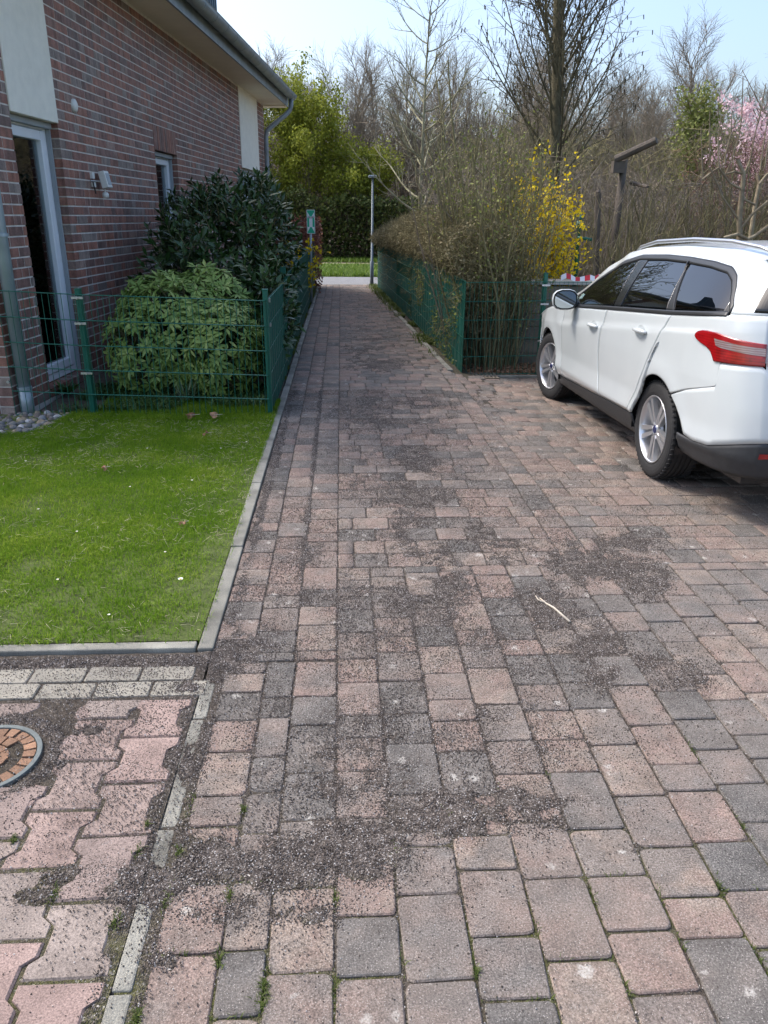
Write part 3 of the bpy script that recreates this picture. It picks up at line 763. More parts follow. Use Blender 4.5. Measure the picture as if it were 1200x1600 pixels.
while s < 12.2: link('gutter_bracket', hme, gutter, (0, s, 0)); s += .62
ro = MB(); sl = math.tan(R(38)); rx0, rz0 = .60, 4.06; rxr = -4.5; rzr = rz0+(rx0-rxr)*sl; xe = 2*rxr-rx0
E0r, R0, R1 = -.6, 4.2, 8.0  # unseen hips and short ridge, shaped to hold back the house's cast shadow
rv = [(rx0, E0r, rz0), (rx0, E1, rz0), (xe, E1, rz0), (xe, E0r, rz0), (rxr, R0, rzr), (rxr, R1, rzr)]
rv += [(x, y, z+.1) for x, y, z in rv]
ro.add(rv, [(0, 1, 2, 3), (6, 7, 11, 10), (8, 9, 10, 11), (7, 8, 11), (9, 6, 10), (0, 6, 7, 1), (1, 7, 8, 2), (2, 8, 9, 3), (3, 9, 6, 0)])
roof = lb(ro, 'roof', M['roof'], house)
ds, dz = on_wall(338, 12, -.9)
dorm = lb(MB().box(-3.2, -.9, ds-2.4, ds, 4.9, 7.0), 'dormer', M['dormer'], house)
dm = MB().box(0, .022, 0, .02, 4.9, 7.0).mesh('cladding_seam', M['dormer'])
for k in range(10): link('cladding_seam', dm, dorm, (-.9, ds-.06-k*.2, 0))
# rain pipes
def pipe(pts, r_, m_, name='downpipe'):
    o = lb(MB().tube(pts, r_, 14), name, m_, house, smooth=True); return o
pp = [(gx, 12.12, gz_-gr+.01), (gx, 12.12, 3.82), (gx-.03, 12.11, 3.74), (gx-.12, 12.06, 3.64), (.19, 11.87, 3.38), (.11, 11.835, 3.30), (.085, 11.825, 3.18), (.085, 11.82, 2.6), (.085, 11.82, .02)]
dp = pipe(pp, .05, M['zinc'])
for z in (2.9, 1.2): lb(MB().tube([(.085, 11.82, z), (.085, 11.82, z+.03)], .057, 14), 'pipe_clamp', M['zinc'], dp)
dp2 = pipe([(.075, -.345, -.02), (.075, -.345, 3.7)], .052, M['zinc_pale'])
lb(MB().tube([(.075, -.345, -.02), (.075, -.345, .22)], .056, 14), 'standpipe', M['zinc_pale'], dp2, smooth=True)
for z in (.21, 1.42): lb(MB().tube([(.075, -.345, z), (.075, -.345, z+.025)], .06, 14), 'pipe_clamp', M['zinc_pale'], dp2)
vs, vz = on_wall(115, 165)
lb(MB().lathe([(0, .03), (.035, .03), (.058, .018), (.06, 0)], 20, Matrix.Translation((0, vs, vz)) @ Matrix.Rotation(R(90), 4, 'Y')), 'vent_cap', M['white_plastic'], house, smooth=True)
# floodlight with motion sensor on the wall
ls, lz = on_wall(147, 283)
lp = P0+HD*ls+HN*0+Vector((0, 0, lz))
lamp = empty('security_light', lp); lamp.rotation_euler.z = -HA
tag(lamp, 'small white floodlight with motion sensor on the brick wall', 'security light')
lb(MB().box(0, .03, -.10, -.04, .02, .08), 'junction_box', M['white_plastic'], lamp, bevel=.004)
lb(MB().box(.0, .03, -.09, -.03, -.06, -.01), 'cable_box', M['white_plastic'], lamp, bevel=.004)
lb(MB().tube([(.03, -.17, -.002), (.05, .06, -.002)], .008, 8), 'arm', M['steel'], lamp)
hd = lb(MB().box(.03, .10, .03, .16, -.08, .085, Matrix.Translation((.02, 0, 0)) @ Matrix.Rotation(R(-12), 4, 'Y')), 'lamp_head', M['white_plastic'], lamp, bevel=.008)
lb(MB().box(.1005, .104, .05, .14, -.055, .06, Matrix.Translation((.02, 0, 0)) @ Matrix.Rotation(R(-12), 4, 'Y')), 'lamp_glass', M['frame_grey'], hd)
lb(MB().lathe([(0, .03), (.022, .026), (.034, .01), (.034, -.02), (.02, -.03), (0, -.03)], 16, Matrix.Translation((.07, .09, -.13))), 'motion_sensor', M['white_plastic'], lamp, smooth=True)
lb(MB().tube([(.07, .09, -.1), (.07, .09, -.07)], .008, 8), 'sensor_neck', M['white_plastic'], lamp)
lb(MB().tube([(.01, -.08, .03), (.035, -.12, -.02), (.03, -.07, -.12), (.02, -.05, -.09), (.015, -.06, -.03)], .006, 6), 'cable', M['black_plastic'], lamp)

# ================================================================ wire mesh fences
def mesh_panel(a, b, za, zb, h=1.0, nh=6, rad=.003, vstep=.05, overhang=.03):
    a = np.array(a, float); b = np.array(b, float); L = np.linalg.norm(b-a); d = (b-a)/L; nrm = np.array([d[1], -d[0]])
    P, Q, Rr = [], [], []
    zs = lambda t: za+(zb-za)*t
    for i in range(nh):
        for sg in (-1, 1):
            o = nrm*sg*.0055
            P.append((*(a+o), zs(0)+i*h/(nh-1))); Q.append((*(b+o), zs(1)+i*h/(nh-1))); Rr.append(rad*1.15)
    n = int(L/vstep)
    for k in range(n+1):
        t = min(k*vstep/L, 1); p = a+(b-a)*t
        P.append((*p, zs(t)-.02)); Q.append((*p, zs(t)+h+.006)); Rr.append(rad*.85)
    return tubes(P, Q, Rr, Rr, 4)
def add_panel(root, a, b, za, zb, strips=False, seed=0, skip=0.0):
    V, Fc = mesh_panel(a, b, za, zb); loc = root.location
    o = link('wire_panel', nmesh('wire_panel', V, Fc, M['green_metal']), root)
    if strips:
        r_ = random.Random(seed); a = Vector((*a, 0)); b = Vector((*b, 0)); L = (b-a).length; d = (b-a)/L; nn = Vector((d.y, -d.x, 0))
        for i in range(5):
            if r_.random() < skip: continue
            mb = MB(); k = max(2, int(L/.1)); vs = []
            for j in range(k+1):
                t = j/k; z = za+(zb-za)*t+i*.2; w = .0035*(1 if j % 2 else -1)
                p = a+d*(L*t)+nn*w
                vs += [(p.x-nn.x*.0008, p.y-nn.y*.0008, z+.005), (p.x-nn.x*.0008, p.y-nn.y*.0008, z+.195), (p.x+nn.x*.0008, p.y+nn.y*.0008, z+.195), (p.x+nn.x*.0008, p.y+nn.y*.0008, z+.005)]
            fs = []
            for j in range(k):
                for q in range(4): fs.append((j*4+q, j*4+(q+1) % 4, j*4+4+(q+1) % 4, j*4+4+q))
            mb.add(vs, fs).build('privacy_strip', M['green_strip'], root)
def post(root, x, y, z, h=1.06, w=.04, dpt=.06, rz=0, clamp=None):
    Mx = Matrix.Translation((x, y, z)) @ Matrix.Rotation(rz, 4, 'Z')
    p = MB().box(-w/2, w/2, -dpt/2, dpt/2, -.15, h, Mx).build('post', M['green_metal'], root, bevel=.004)
    mb = MB().box(-w/2-.003, w/2+.003, -dpt/2-.003, dpt/2+.003, h, h+.008, Mx); mb.build('post_cap', M['green_metal'], root)
    if clamp is not None:
        for cz in clamp:
            mb = MB().box(-.045, .045, -dpt/2-.022, -dpt/2-.012, cz-.009, cz+.009, Mx)
            mb.lathe([(0, -.006), (.011, -.006), (.011, .006), (0, .006)], 10, Mx @ Matrix.Translation((0, -dpt/2-.026, cz)) @ Matrix.Rotation(R(90), 4, 'X'))
            mb.build('clamp', M['steel'], root)
    return p
FC = (-.612, 6.40)
f1 = empty('mesh_fence', (-.7, 6.42, 0)); tag(f1, 'low green wire mesh fence between the house corner and the lawn', 'fence')
mid = (-2.095, 6.42)
add_panel(f1, (-2.72, 6.43), mid, .022, -.005); add_panel(f1, mid, (FC[0]+.0, FC[1]-.0), -.005, -.045)
post(f1, mid[0], mid[1]+.045, -.02, 1.05, clamp=(.99, .79, .39, .02))
post(f1, FC[0]+.0, FC[1]+.045, -.03, 1.065)
mb = MB()
for z in (.86, .30): mb.lathe([(0, 0), (.012, 0), (.012, .02), (0, .02)], 10, Matrix.Translation((-2.735, 6.425, z)) @ Matrix.Rotation(R(90), 4, 'X'))
mb.build('wall_fixing', M['steel'], f1)
f2 = empty('privacy_fence', (-.6, 6.42, 0)); tag(f2, 'dark green strip fence along the left side of the path', 'fence')
yy = [6.405, 8.9, 11.4, 13.9, 16.4, 18.7]
for i in range(5):
    dz = (-.045, -.01, .0, -.02, .0)[i]
    add_panel(f2, (-.603, yy[i]+.004), (-.598, yy[i+1]-.004), dz, dz-.01+.02*(i % 2), True, 40+i)
    post(f2, -.64, yy[i+1], 0, 1.06, w=.06, dpt=.04)
for cz in (.955, .755): MB().box(-.602, -.588, 6.60, 6.625, cz-.03, cz+.0).build('clamp', M['steel'], f2)
f3 = empty('privacy_fence', (1.2, 9, 0)); tag(f3, 'green strip fence overgrown by the hedge on the right of the path', 'fence')
yy = [8.6, 10.7, 12.9, 15.1, 17.2, 18.95]
zz = [-.075, -.03, 0, 0, 0, 0]
for i in range(5):
    add_panel(f3, (fence_x(yy[i]), yy[i]+.003), (fence_x(yy[i+1]), yy[i+1]-.003), zz[i]+.02, zz[i+1]+.02+.03*(i % 2), True, 60+i, .0 if i < 2 else .25)
    post(f3, fence_x(yy[i+1])+.045, yy[i+1], zz[i+1], 1.06, w=.06, dpt=.04)
f4 = empty('mesh_fence', (2.2, 8.65, -.08)); tag(f4, 'green wire mesh fence behind the front of the white car', 'fence')
add_panel(f4, (fence_x(8.6), 8.6), (2.24, 8.63), -.065, -.055); add_panel(f4, (2.24, 8.63), (4.75, 8.66), -.055, -.05)
post(f4, 2.24, 8.675, -.06, 1.09, clamp=(.97, .77, .37)); post(f4, 4.75, 8.70, -.06, 1.07)

# ================================================================ white estate car (local: x forward from the rear axle, y left, z up)
car = empty('parked_car', (2.015-.86*0+.86, 4.764, 0)); car.rotation_mode = 'XYZ'
tag(car, 'white estate car with tinted rear windows parked on the right', 'car')
_cp = R(-1.43)
car.matrix_world = Matrix.Translation((2.013+.868, 4.764, .002)) @ Matrix.Rotation(R(90), 4, 'Z') @ Matrix.Rotation(-_cp, 4, 'Y')
C = {}
SE = -.965
def carpaint():
    t = NT('white_car_paint'); t.b.inputs['Coat Weight'].default_value = .8; t.b.inputs['Coat Roughness'].default_value = .03
    col = t.ramp(t.noise(3, 3), [(.3, (.53, .57, .58)), (.7, (.565, .605, .61))])
    return t.done(col, .32, .5)
C['white'] = carpaint()
C['black'] = plain('gloss_black', (.012, .013, .014), .18, 0, .5)
C['trim'] = mat('car_plastic', (.03, .032, .035), .5, .15, 30, .15, 400)
C['seal'] = plain('rubber_seal', (.022, .023, .024), .4)
C['tyre'] = mat('tyre_rubber', (.02, .02, .021), .8, .2, 30, .2, 200)
C['alloy'] = plain('alloy', (.62, .63, .65), .3, .8)
C['alloy_dark'] = plain('dark_alloy', (.16, .165, .17), .45, .6)  # darker grey metal of the wheel bolts
def redlens(name, a, b):
    t = NT(name); t.b.inputs['Coat Weight'].default_value = .35
    w = t.n.new('ShaderNodeTexWave'); w.bands_direction = 'Z'; w.inputs['Scale'].default_value = 22; t.link(t.pos(), w.inputs['Vector'])
    return t.done(t.ramp(t.math('ADD', t.math('MULTIPLY', w.outputs['Fac'], .15), t.math('MULTIPLY', t.noise(14, 3), .9)), [(.3, a), (.75, b)]), .15, .6)
C['red'] = redlens('red_lens', (.2, .003, .005), (.34, .006, .009))
C['redd'] = redlens('dark_red_lens', (.09, .002, .003), (.36, .012, .01))
def ribbed():
    t = NT('ribbed_clear_lens'); t.b.inputs['Coat Weight'].default_value = 1
    w = t.n.new('ShaderNodeTexWave'); w.bands_direction = 'Z'; w.inputs['Scale'].default_value = 28; w.inputs['Distortion'].default_value = 1.5; t.link(t.pos(), w.inputs['Vector'])
    col = t.mix(t.math('MULTIPLY', t.noise(22, 2), .6), t.ramp(w.outputs['Fac'], [(.2, (.16, .14, .14)), (.8, (.28, .27, .275))]), (.22, .05, .04)); return t.done(col, .15, .6)
C['clear'] = ribbed()
C['blue'] = plain('hub_blue', (.02, .03, .11), .25, .3)
C['mirror'] = plain('mirror_glass', (.5, .55, .6), .03, 1)
C['cloth'] = mat('seat_cloth', (.03, .032, .036), .9, .2, 20)
C['screen'] = glass('windscreen_glass', (.85, .95, .92), .8)

def smooth_interp(xs, ys, n=400, k=7):
    X = np.linspace(xs[0], xs[-1], n); Yv = np.interp(X, xs, ys); kk = np.ones(k)/k
    for _ in range(2): Yv = np.convolve(np.r_[np.full(k, Yv[0]), Yv, np.full(k, Yv[-1])], kk, 'same')[k:-k]
    return lambda x: np.interp(x, X, Yv)
ZB = smooth_interp([-1.1, -.7, -.1, 1.0, 2.2, 2.6, 3.5], [1.12, 1.11, 1.065, 1.0, .925, .89, .72])            # belt
YB = smooth_interp([-1.05, -.97, -.93, -.86, -.75, -.6, -.4, 0, 1.2, 2.3, 2.8, 3.1, 3.35, 3.5], [.60, .69, .752, .805, .848, .878, .898, .908, .912, .908, .898, .86, .76, .62], k=5)
ZR = smooth_interp([-1.1, -.9, -.7, -.3, .4, 1.0, 1.35, 1.7, 2.1, 2.4], [1.3, 1.345, 1.385, 1.425, 1.44, 1.425, 1.385, 1.27, 1.06, .94])  # roof edge
YR = smooth_interp([-1.1, -.85, -.5, 0, 1.0, 1.5, 2.0, 2.4], [.55, .60, .64, .655, .65, .655, .74, .84])
ZD = smooth_interp([-.76, -.72, -.64, -.54, -.42, -.2, .14, .5, .98, 1.3, 1.57, 2.01, 2.2], [1.128, 1.165, 1.235, 1.29, 1.33, 1.352, 1.368, 1.375, 1.365, 1.318, 1.228, 1.02, .935], n=700, k=5)  # top of side glass
def crease(s): return .765+(2.28-np.asarray(s))*.083
def arch_flare(s, z):
    f = 0
    for c in (-.055, 2.648): f = f+.009*np.exp(-((np.hypot(s-c, z-.318)-.385)/.075)**2)*(z > .3)
    return f
def side_y(s, z):
    s = np.asarray(s, float); z = np.asarray(z, float)
    zb, zr = ZB(s), ZR(s)
    prof = np.interp(z, [.18, .24, .30, .345, .37, .42, .5, .62, .75, 2], [-.085, -.06, -.04, -.026, -.012, -.016, -.020, -.011, -.004, -.0])
    zc = crease(s); front = sstep(2.4, 2.2, s)*sstep(-.75, -.45, s)
    prof = prof-.012*front*sstep(zc-.012, zc+.02, z)-.016*np.clip((z-zc)/.2, 0, 1)
    low = YB(s)+prof+arch_flare(s, z)
    t = np.clip((z-zb)/np.maximum(zr-zb, .02), 0, 1.0)
    yb = YB(s)-.028
    up = yb+(YR(s)-yb)*(t**1.25)
    k = sstep(zb-.03, zb+.015, z)
    return low*(1-k)+np.minimum(up, low)*k
def rear_pull(s, z):
    """the tail leans forward with height"""
    lean = np.interp(z, [.2, .33, .5, .62, .75, .9, 1.05, 1.15, 1.3, 1.42], [.04, 0, -.02, -.01, .012, .035, .06, .085, .16, .25])
    return np.asarray(s)+lean*sstep(-.45, -.97, np.maximum(s, -.97))
def surf(s, z, sg=1, out=0.0):
    y = side_y(s, z)+out
    return np.stack([rear_pull(s, z), sg*y, z], -1)
def ruled(Bp, Tp, nu, nv, sg=1, out=0.0, name='panel', m=None, parent=None, thick=.012, smooth=True):
    """Bp, Tp: lists of (u,s,z); patch between the two curves laid on the car's side"""
    u = np.linspace(0, 1, nu+1); v = np.linspace(0, 1, nv+1)
    bs, bz = np.interp(u, [p[0] for p in Bp], [p[1] for p in Bp]), np.interp(u, [p[0] for p in Bp], [p[2] for p in Bp])
    ts, tz = np.interp(u, [p[0] for p in Tp], [p[1] for p in Tp]), np.interp(u, [p[0] for p in Tp], [p[2] for p in Tp])
    S = bs[None]*(1-v[:, None])+ts[None]*v[:, None]; Z = bz[None]*(1-v[:, None])+tz[None]*v[:, None]
    return grid(S, Z, sg, out, name, m, parent, thick, smooth)
def grid(S, Z, sg, out, name, m, parent, thick=.012, smooth=True, pts=None):
    Pt = surf(S, Z, sg, out) if pts is None else pts; ny, nx = Pt.shape[:2]
    i = (np.arange(nx-1)[None]+(np.arange(ny-1)*nx)[:, None]).reshape(-1, 1)
    q = np.array([[0, nx, nx+1, 1]]) if sg < 0 else np.array([[0, 1, nx+1, nx]])
    Fq = i+q; fl = Pt.reshape(-1, 3); e1 = fl[Fq[:, 1]]-fl[Fq[:, 0]]; e2 = fl[Fq[:, 3]]-fl[Fq[:, 0]]; nr = np.cross(e1, e2); cen = fl[Fq].mean(1)-np.array([1.2, 0, .65])
    cen = cen*np.array([.35, 1, 1])
    if (nr*cen).sum() < 0: Fq = Fq[:, ::-1]
    me = nmesh(name, fl, Fq, m, smooth)
    o = link(name, me, parent if parent is not None else car, (0, 0, 0))
    if thick:
        sd = o.modifiers.new('thickness', 'SOLIDIFY'); sd.thickness = thick; sd.offset = 1 if False else -1
    return o
def dens(pts, n=40):
    """resample a polyline of (s,z) to (u,s,z) by length"""
    p = np.array(pts, float); d = np.r_[0, np.cumsum(np.hypot(*np.diff(p, axis=0).T))]; d /= d[-1]
    return [(a, b, c) for a, (b, c) in zip(d, p)]
def arc(c, r, a0, a1, n=24, zc=.318): return [(c+r*math.cos(R(a)), zc+r*math.sin(R(a))) for a in np.linspace(a0, a1, n)]
AR = .362
g = .0034
sill = lambda s: float(np.interp(s, [.2, 1.0, 2.3], [.36, .335, .29]))
d1 = [(2.12, .30), (2.145, .45), (2.17, .6), (2.19, .75), (2.19, .9), (2.17, None)]
d2 = [(1.02, .34), (1.085, .5), (1.11, .64), (1.105, .76), (1.08, .86), (1.05, None)]
d3 = [(.40, .36), (.33, .45), (.26, .53), (.17, .66), (.09, .79), (.0, .9), (-.06, .98), (-.12, None)]
def edge(lst, off): return [(s+off, (float(ZB(s))-.012 if z is None else z)) for s, z in lst]
def door(name, fr, rr, sg, label=None):
    a, b = np.array(edge(fr, -g)), np.array(edge(rr, g)); n = 30
    def rs(p, n):
        d = np.r_[0, np.cumsum(np.hypot(*np.diff(p, axis=0).T))]; d /= d[-1]; t = np.linspace(0, 1, n); return np.c_[np.interp(t, d, p[:, 0]), np.interp(t, d, p[:, 1])]
    A, Bq = rs(a, n+1), rs(b, n+1); u = np.linspace(0, 1, 41)
    S = A[:, 0][:, None]*(1-u)+Bq[:, 0][:, None]*u
    Z = A[:, 1][:, None]*(1-u)+Bq[:, 1][:, None]*u
    top = ZB(S)-.010; bot = np.array([[sill(s) for s in r2] for r2 in S])+.003
    v = np.linspace(0, 1, n+1)[:, None]
    Z = bot+(top-bot)*np.clip(((Z-Z[0])/(Z[-1]-Z[0])), 0, 1)
    return grid(S[:, ::-1], Z[:, ::-1], sg, 0, name, C['white'], car)
def handle(par, s, z, sg):
    y = float(side_y(s, z))
    mb = MB(); n = 12
    pts = [(s-.105+.21*i/n, sg*(y+.006+.024*math.sin(math.pi*i/n)**.6), z+.004*math.sin(math.pi*i/n)) for i in range(n+1)]
    mb.tube(pts, [.008+.007*math.sin(math.pi*i/n)**.5 for i in range(n+1)], 8)
    lb(mb, 'door_handle', C['white'], par, smooth=True)
    q = [(s+.07*math.cos(a), sg*(y+.002), z-.005+.042*math.sin(a)) for a in [2*math.pi*i/20 for i in range(20)]]
    lb(MB().add(q+[(s, sg*(y-.006), z-.01)], [(i, (i+1) % 20, 20) if sg > 0 else ((i+1) % 20, i, 20) for i in range(20)]), 'handle_recess', C['white'], par, smooth=True)
for sg in (1, -1):
    fd = door('front_door', d1, d2, sg); handle(fd, 1.27, .845, sg)
    rd = door('rear_door', d2, d3, sg); handle(rd, .28, .915, sg)
    # rear quarter: bottom runs sill - wheel arch - bumper joint - tail lamp, top follows the belt
    bot = [(.40-g, .362), (.345, .362)]+arc(-.055, AR, 8, 128, 30)+[(-.29, .612), (-.46, .664), (-.62, .70), (-.735, .73), (-.742, .85), (-.745, .87)]
    bot += [(-.80, .875), (SE, .885)]
    Bp = dens(bot)
    top = [(-.12-g, float(ZB(-.12))-.012)]+[(s, float(ZB(s))-.008) for s in np.linspace(-.2, -.76, 10)]+[(s, float(ZB(s))-.0003) for s in (-.82, -.88, -.93, SE)]
    z1_ = float(ZB(-.12))-.012
    left = [(s_, (sill(s_)+.003)+(float(ZB(s_))-.010-sill(s_)-.003)*(z_-.36)/(z1_-.36)) for s_, z_ in edge(d3, -g)]
    n = 120; u = np.linspace(0, 1, n+1)
    bs = np.interp(u, [p[0] for p in Bp], [p[1] for p in Bp]); bz = np.interp(u, [p[0] for p in Bp], [p[2] for p in Bp])
    Tp = dens(top); ut = np.clip((u-.0)/1.0, 0, 1)
    ua = [q for q in range(n+1) if bs[q] <= -.29 and u[q] > .4][0]; ts = np.where(np.arange(n+1) < ua, -.12-g+(-.29+.12+g)*np.arange(n+1)/ua, np.minimum(bs, -.29)); ts = np.minimum.accumulate(ts); tz = np.where(ts < -.76, ZB(ts)-.0003, ZB(ts)-.008)
    v = np.linspace(0, 1, 41)[:, None]
    S = bs*(1-v)+ts*v; Z = bz*(1-v)+tz*v
    le = np.array(left); dd = np.r_[0, np.cumsum(np.hypot(*np.diff(le, axis=0).T))]; dd /= dd[-1]
    ls_ = np.interp(v[:, 0], dd, le[:, 0]); lz_ = np.interp(v[:, 0], dd, le[:, 1])
    w = .5+.5*np.cos(np.pi*np.clip(u/.45, 0, 1))
    S = S+w*(ls_-S[:, 0])[:, None]; Z = Z+w*(lz_-Z[:, 0])[:, None]
    grid(S, Z, sg, 0, 'quarter_panel', C['white'], car)
    # front wing
    bot = arc(2.648, AR, 180-4, 35, 30)[::1]+[(3.05, .60), (3.3, .62)]
    bot = [(2.12+g, .305), (2.285, .30)]+arc(2.648, AR, 182, 38, 30)+[(3.05, .56), (3.3, .6)]
    Bp = dens(bot); n = 90; u = np.linspace(0, 1, n+1)
    bs = np.interp(u, [p[0] for p in Bp], [p[1] for p in Bp]); bz = np.interp(u, [p[0] for p in Bp], [p[2] for p in Bp])
    ts = np.linspace(2.17+g, 3.3, n+1); tz = ZB(ts)-.006
    v = np.linspace(0, 1, 31)[:, None]; S = bs*(1-v)+ts*v; Z = bz*(1-v)+tz*v
    le = np.array(edge(d1, g)); dd = np.r_[0, np.cumsum(np.hypot(*np.diff(le, axis=0).T))]; dd /= dd[-1]
    w = np.clip(1-u/.2, 0, 1); S = S+w*(np.interp(v[:, 0], dd, le[:, 0])-S[:, 0])[:, None]; Z = Z+w*(np.interp(v[:, 0], dd, le[:, 1])-Z[:, 0])[:, None]
    grid(S[:, ::-1], Z[:, ::-1], sg, 0, 'front_wing', C['white'], car)
    # upper side strip: over the glass, rear pillar
    s = np.concatenate([np.linspace(2.2, -.72, 110), np.linspace(-.735, SE, 18)])
    lo = np.where(s > -.76, np.maximum(ZD(np.clip(s, -.76, 2.2))+.012, ZB(s)-.004), ZB(s)+.0003); hi = np.maximum(ZR(s), lo+.012)
    v = np.linspace(0, 1, 13)[:, None]
    grid(np.broadcast_to(s, (13, len(s)))[:, ::-1], (lo*(1-v)+hi*v)[:, ::-1], sg, 0, 'roof_side', C['white'], car)
    # black window surround, pillars and panes
    s = np.linspace(2.2, -.745, 120); lo = ZB(s)-.012; hi = ZB(s)+.014
    v = np.linspace(0, 1, 4)[:, None]; grid(np.broadcast_to(s, (4, 120))[:, ::-1], (lo*(1-v)+hi*v)[:, ::-1], sg, .004, 'window_trim', C['seal'], car, .008)
    s = np.linspace(2.16, -.75, 140); hi = ZD(s)+.016; lo = np.maximum(ZD(s)-.014*sstep(2.2, 1.2, s)-.006, ZB(s))
    grid(np.broadcast_to(s, (4, 140))[:, ::-1], (lo*(1-v)+hi*v)[:, ::-1], sg, .003, 'window_trim', C['seal'], car, .008)
    s = np.linspace(-.60, -.755, 14); lo = ZB(s)-.004; hi = ZD(s)+.006
    ins = np.linspace(0, 1, 14)
    def pane(name, f0, f1, m, out=-.003, th=.004):
        """f0,f1: front and rear edges, s as a function of height 0..1"""
        v = np.linspace(0, 1, 15)[:, None]; u = np.linspace(0, 1, 31)[None]
        S = f0(v)*(1-u)+f1(v)*u; S = np.clip(S, -.742, 2.17)
        for _ in range(6):
            Z = ZB(S)+.006+(np.maximum(ZD(S)-.010, ZB(S)+.008)-ZB(S)-.006)*v
        return grid(S[:, ::-1], Z[:, ::-1], sg, out, name, m, car, th)
    pane('front_side_window', lambda v: 1.93-.0*v, lambda v: .93+.05*v, M['car_glass'])
    pane('rear_side_window', lambda v: .80+.02*v, lambda v: -.02+.14*v, M['privacy_glass'])
    pane('quarter_window', lambda v: -.115+.25*v, lambda v: -.70+.0*v, M['privacy_glass'])
    def pillar(f0, f1, m=C['black'], out=.001): return pane('pillar_trim', f0, f1, m, out, .01)
    pillar(lambda v: .93+.05*v, lambda v: .80+.02*v); pillar(lambda v: -.02+.14*v, lambda v: -.115+.25*v, C['seal'])
    pillar(lambda v: 2.17+0*v, lambda v: 1.93+0*v); pillar(lambda v: -.695+0*v, lambda v: -.742+0*v, C['seal'])
    # sill cover and rear bumper
    s = np.linspace(2.30, .32, 40); hi = np.array([sill(q) for q in s])-.002; lo = np.full(40, .205)
    v = np.linspace(0, 1, 7)[:, None]; grid(np.broadcast_to(s, (7, 40))[:, ::-1], (lo*(1-v)+hi*v)[:, ::-1], sg, -.004, 'sill_cover', C['trim'], car)
    # roof rail
    pts = [(1.30, sg*(float(YR(1.30))-.035), 1.392), (1.2, sg*(float(YR(1.2))-.03), 1.43), (.9, sg*(float(YR(.9))-.03), 1.468), (.3, sg*(float(YR(.3))-.035), 1.485), (-.2, sg*(float(YR(-.2))-.04), 1.474), (-.5, sg*(float(YR(-.5))-.045), 1.445), (-.66, sg*(float(YR(-.66))-.05), 1.41)]
    lb(MB().tube(pts, [.006, .013, .014, .014, .014, .013, .006], 8), 'roof_rail', C['alloy'], car, smooth=True)
# ---- rear bumper, valance, tailgate, tail lamps (closed from the left corner round to the right)
def wrap(zs_lo, zs_hi, s_from, name, m, out=0.0, nv=8, thick=.012, nrear=24, parent=None, bulge=.06):
    """side from s_from to the corner, across the tail and back; zs_*: height as a function of path fraction 0..1 from side to middle"""
    s1 = np.concatenate([np.linspace(s_from, SE, 60)])
    rows = []
    for vi in np.linspace(0, 1, nv+1):
        zf = lambda t: float(zs_lo(t)*(1-vi)+zs_hi(t)*vi)
        L = []
        Ls = abs(s_from-SE)
        for s in s1:
            t = abs(s-s_from)/(Ls+.74); z = zf(t); L.append(surf(np.array(s), np.array(z), 1, out))
        mid = []
        for k in range(1, nrear):
            f = k/nrear; ang = -1+2*f
            t = (Ls+.74*(1-abs(ang)))/(Ls+.74); z = zf(t); e = surf(np.array(SE), np.array(z), 1, out)
            yw = e[1]; y = -ang*yw; mid.append(np.array([e[0]-bulge*(1-abs(ang)**2.2)-out*.5, y, z]))
        Rr = [np.array([p[0], -p[1], p[2]]) for p in L[::-1]]
        rows.append(np.array(L+mid+Rr))
    Pt = np.array(rows)
    return grid(None, None, -1, 0, name, m, parent if parent is not None else car, thick, True, Pt[:, :, :])
f_ = lambda xs, ys: (lambda t: np.interp(t, xs, ys))
bump_lo = f_([0, .06, .20, .30, .40, .48, 1], [.405, .40, .392, .40, .44, .475, .485]); bump_hi = f_([0, .12, .23, .312, .321, .40, .468, .50, 1], [.600, .662, .70, .728, .857, .864, .868, .80, .79])
# the bumper starts at the wheel arch
def wrap_arch(zlo, zhi, name, m, nv=10):
    o = wrap(zlo, zhi, -.30, name, m, 0, nv); return o
rb = wrap(f_([0, .05, .1, .14, .2, .3, .4, .48, 1], [.598, .55, .48, .405, .392, .398, .44, .475, .485]), bump_hi, -.292, 'rear_bumper', C['white'], 0, 12)
wrap(f_([0, .1, .3, .5, 1], [.285, .27, .262, .262, .265]), f_([0, .1, .23, .34, .43, 1], [.400, .390, .394, .438, .473, .482]), -.415, 'bumper_valance', C['trim'], -.004, 8)
tg = wrap(f_([0, .5, 1], [.80, .80, .80]), f_([0, 1], [1.13, 1.13]), SE+.001, 'tailgate', C['white'], -.001, 12)
lb(MB().box(-.92, -.86, -.66, .66, .30, .84), 'bumper_core', C['black'], car)
wrap(f_([0, 1], [1.13, 1.125]), f_([0, 1], [1.315, 1.325]), -.895, 'rear_window', C['black'], .004, 8)
wrap(f_([0, 1], [1.318, 1.328]), f_([0, 1], [1.40, 1.44]), SE+.001, 'roof_spoiler', C['white'], .004, 6)
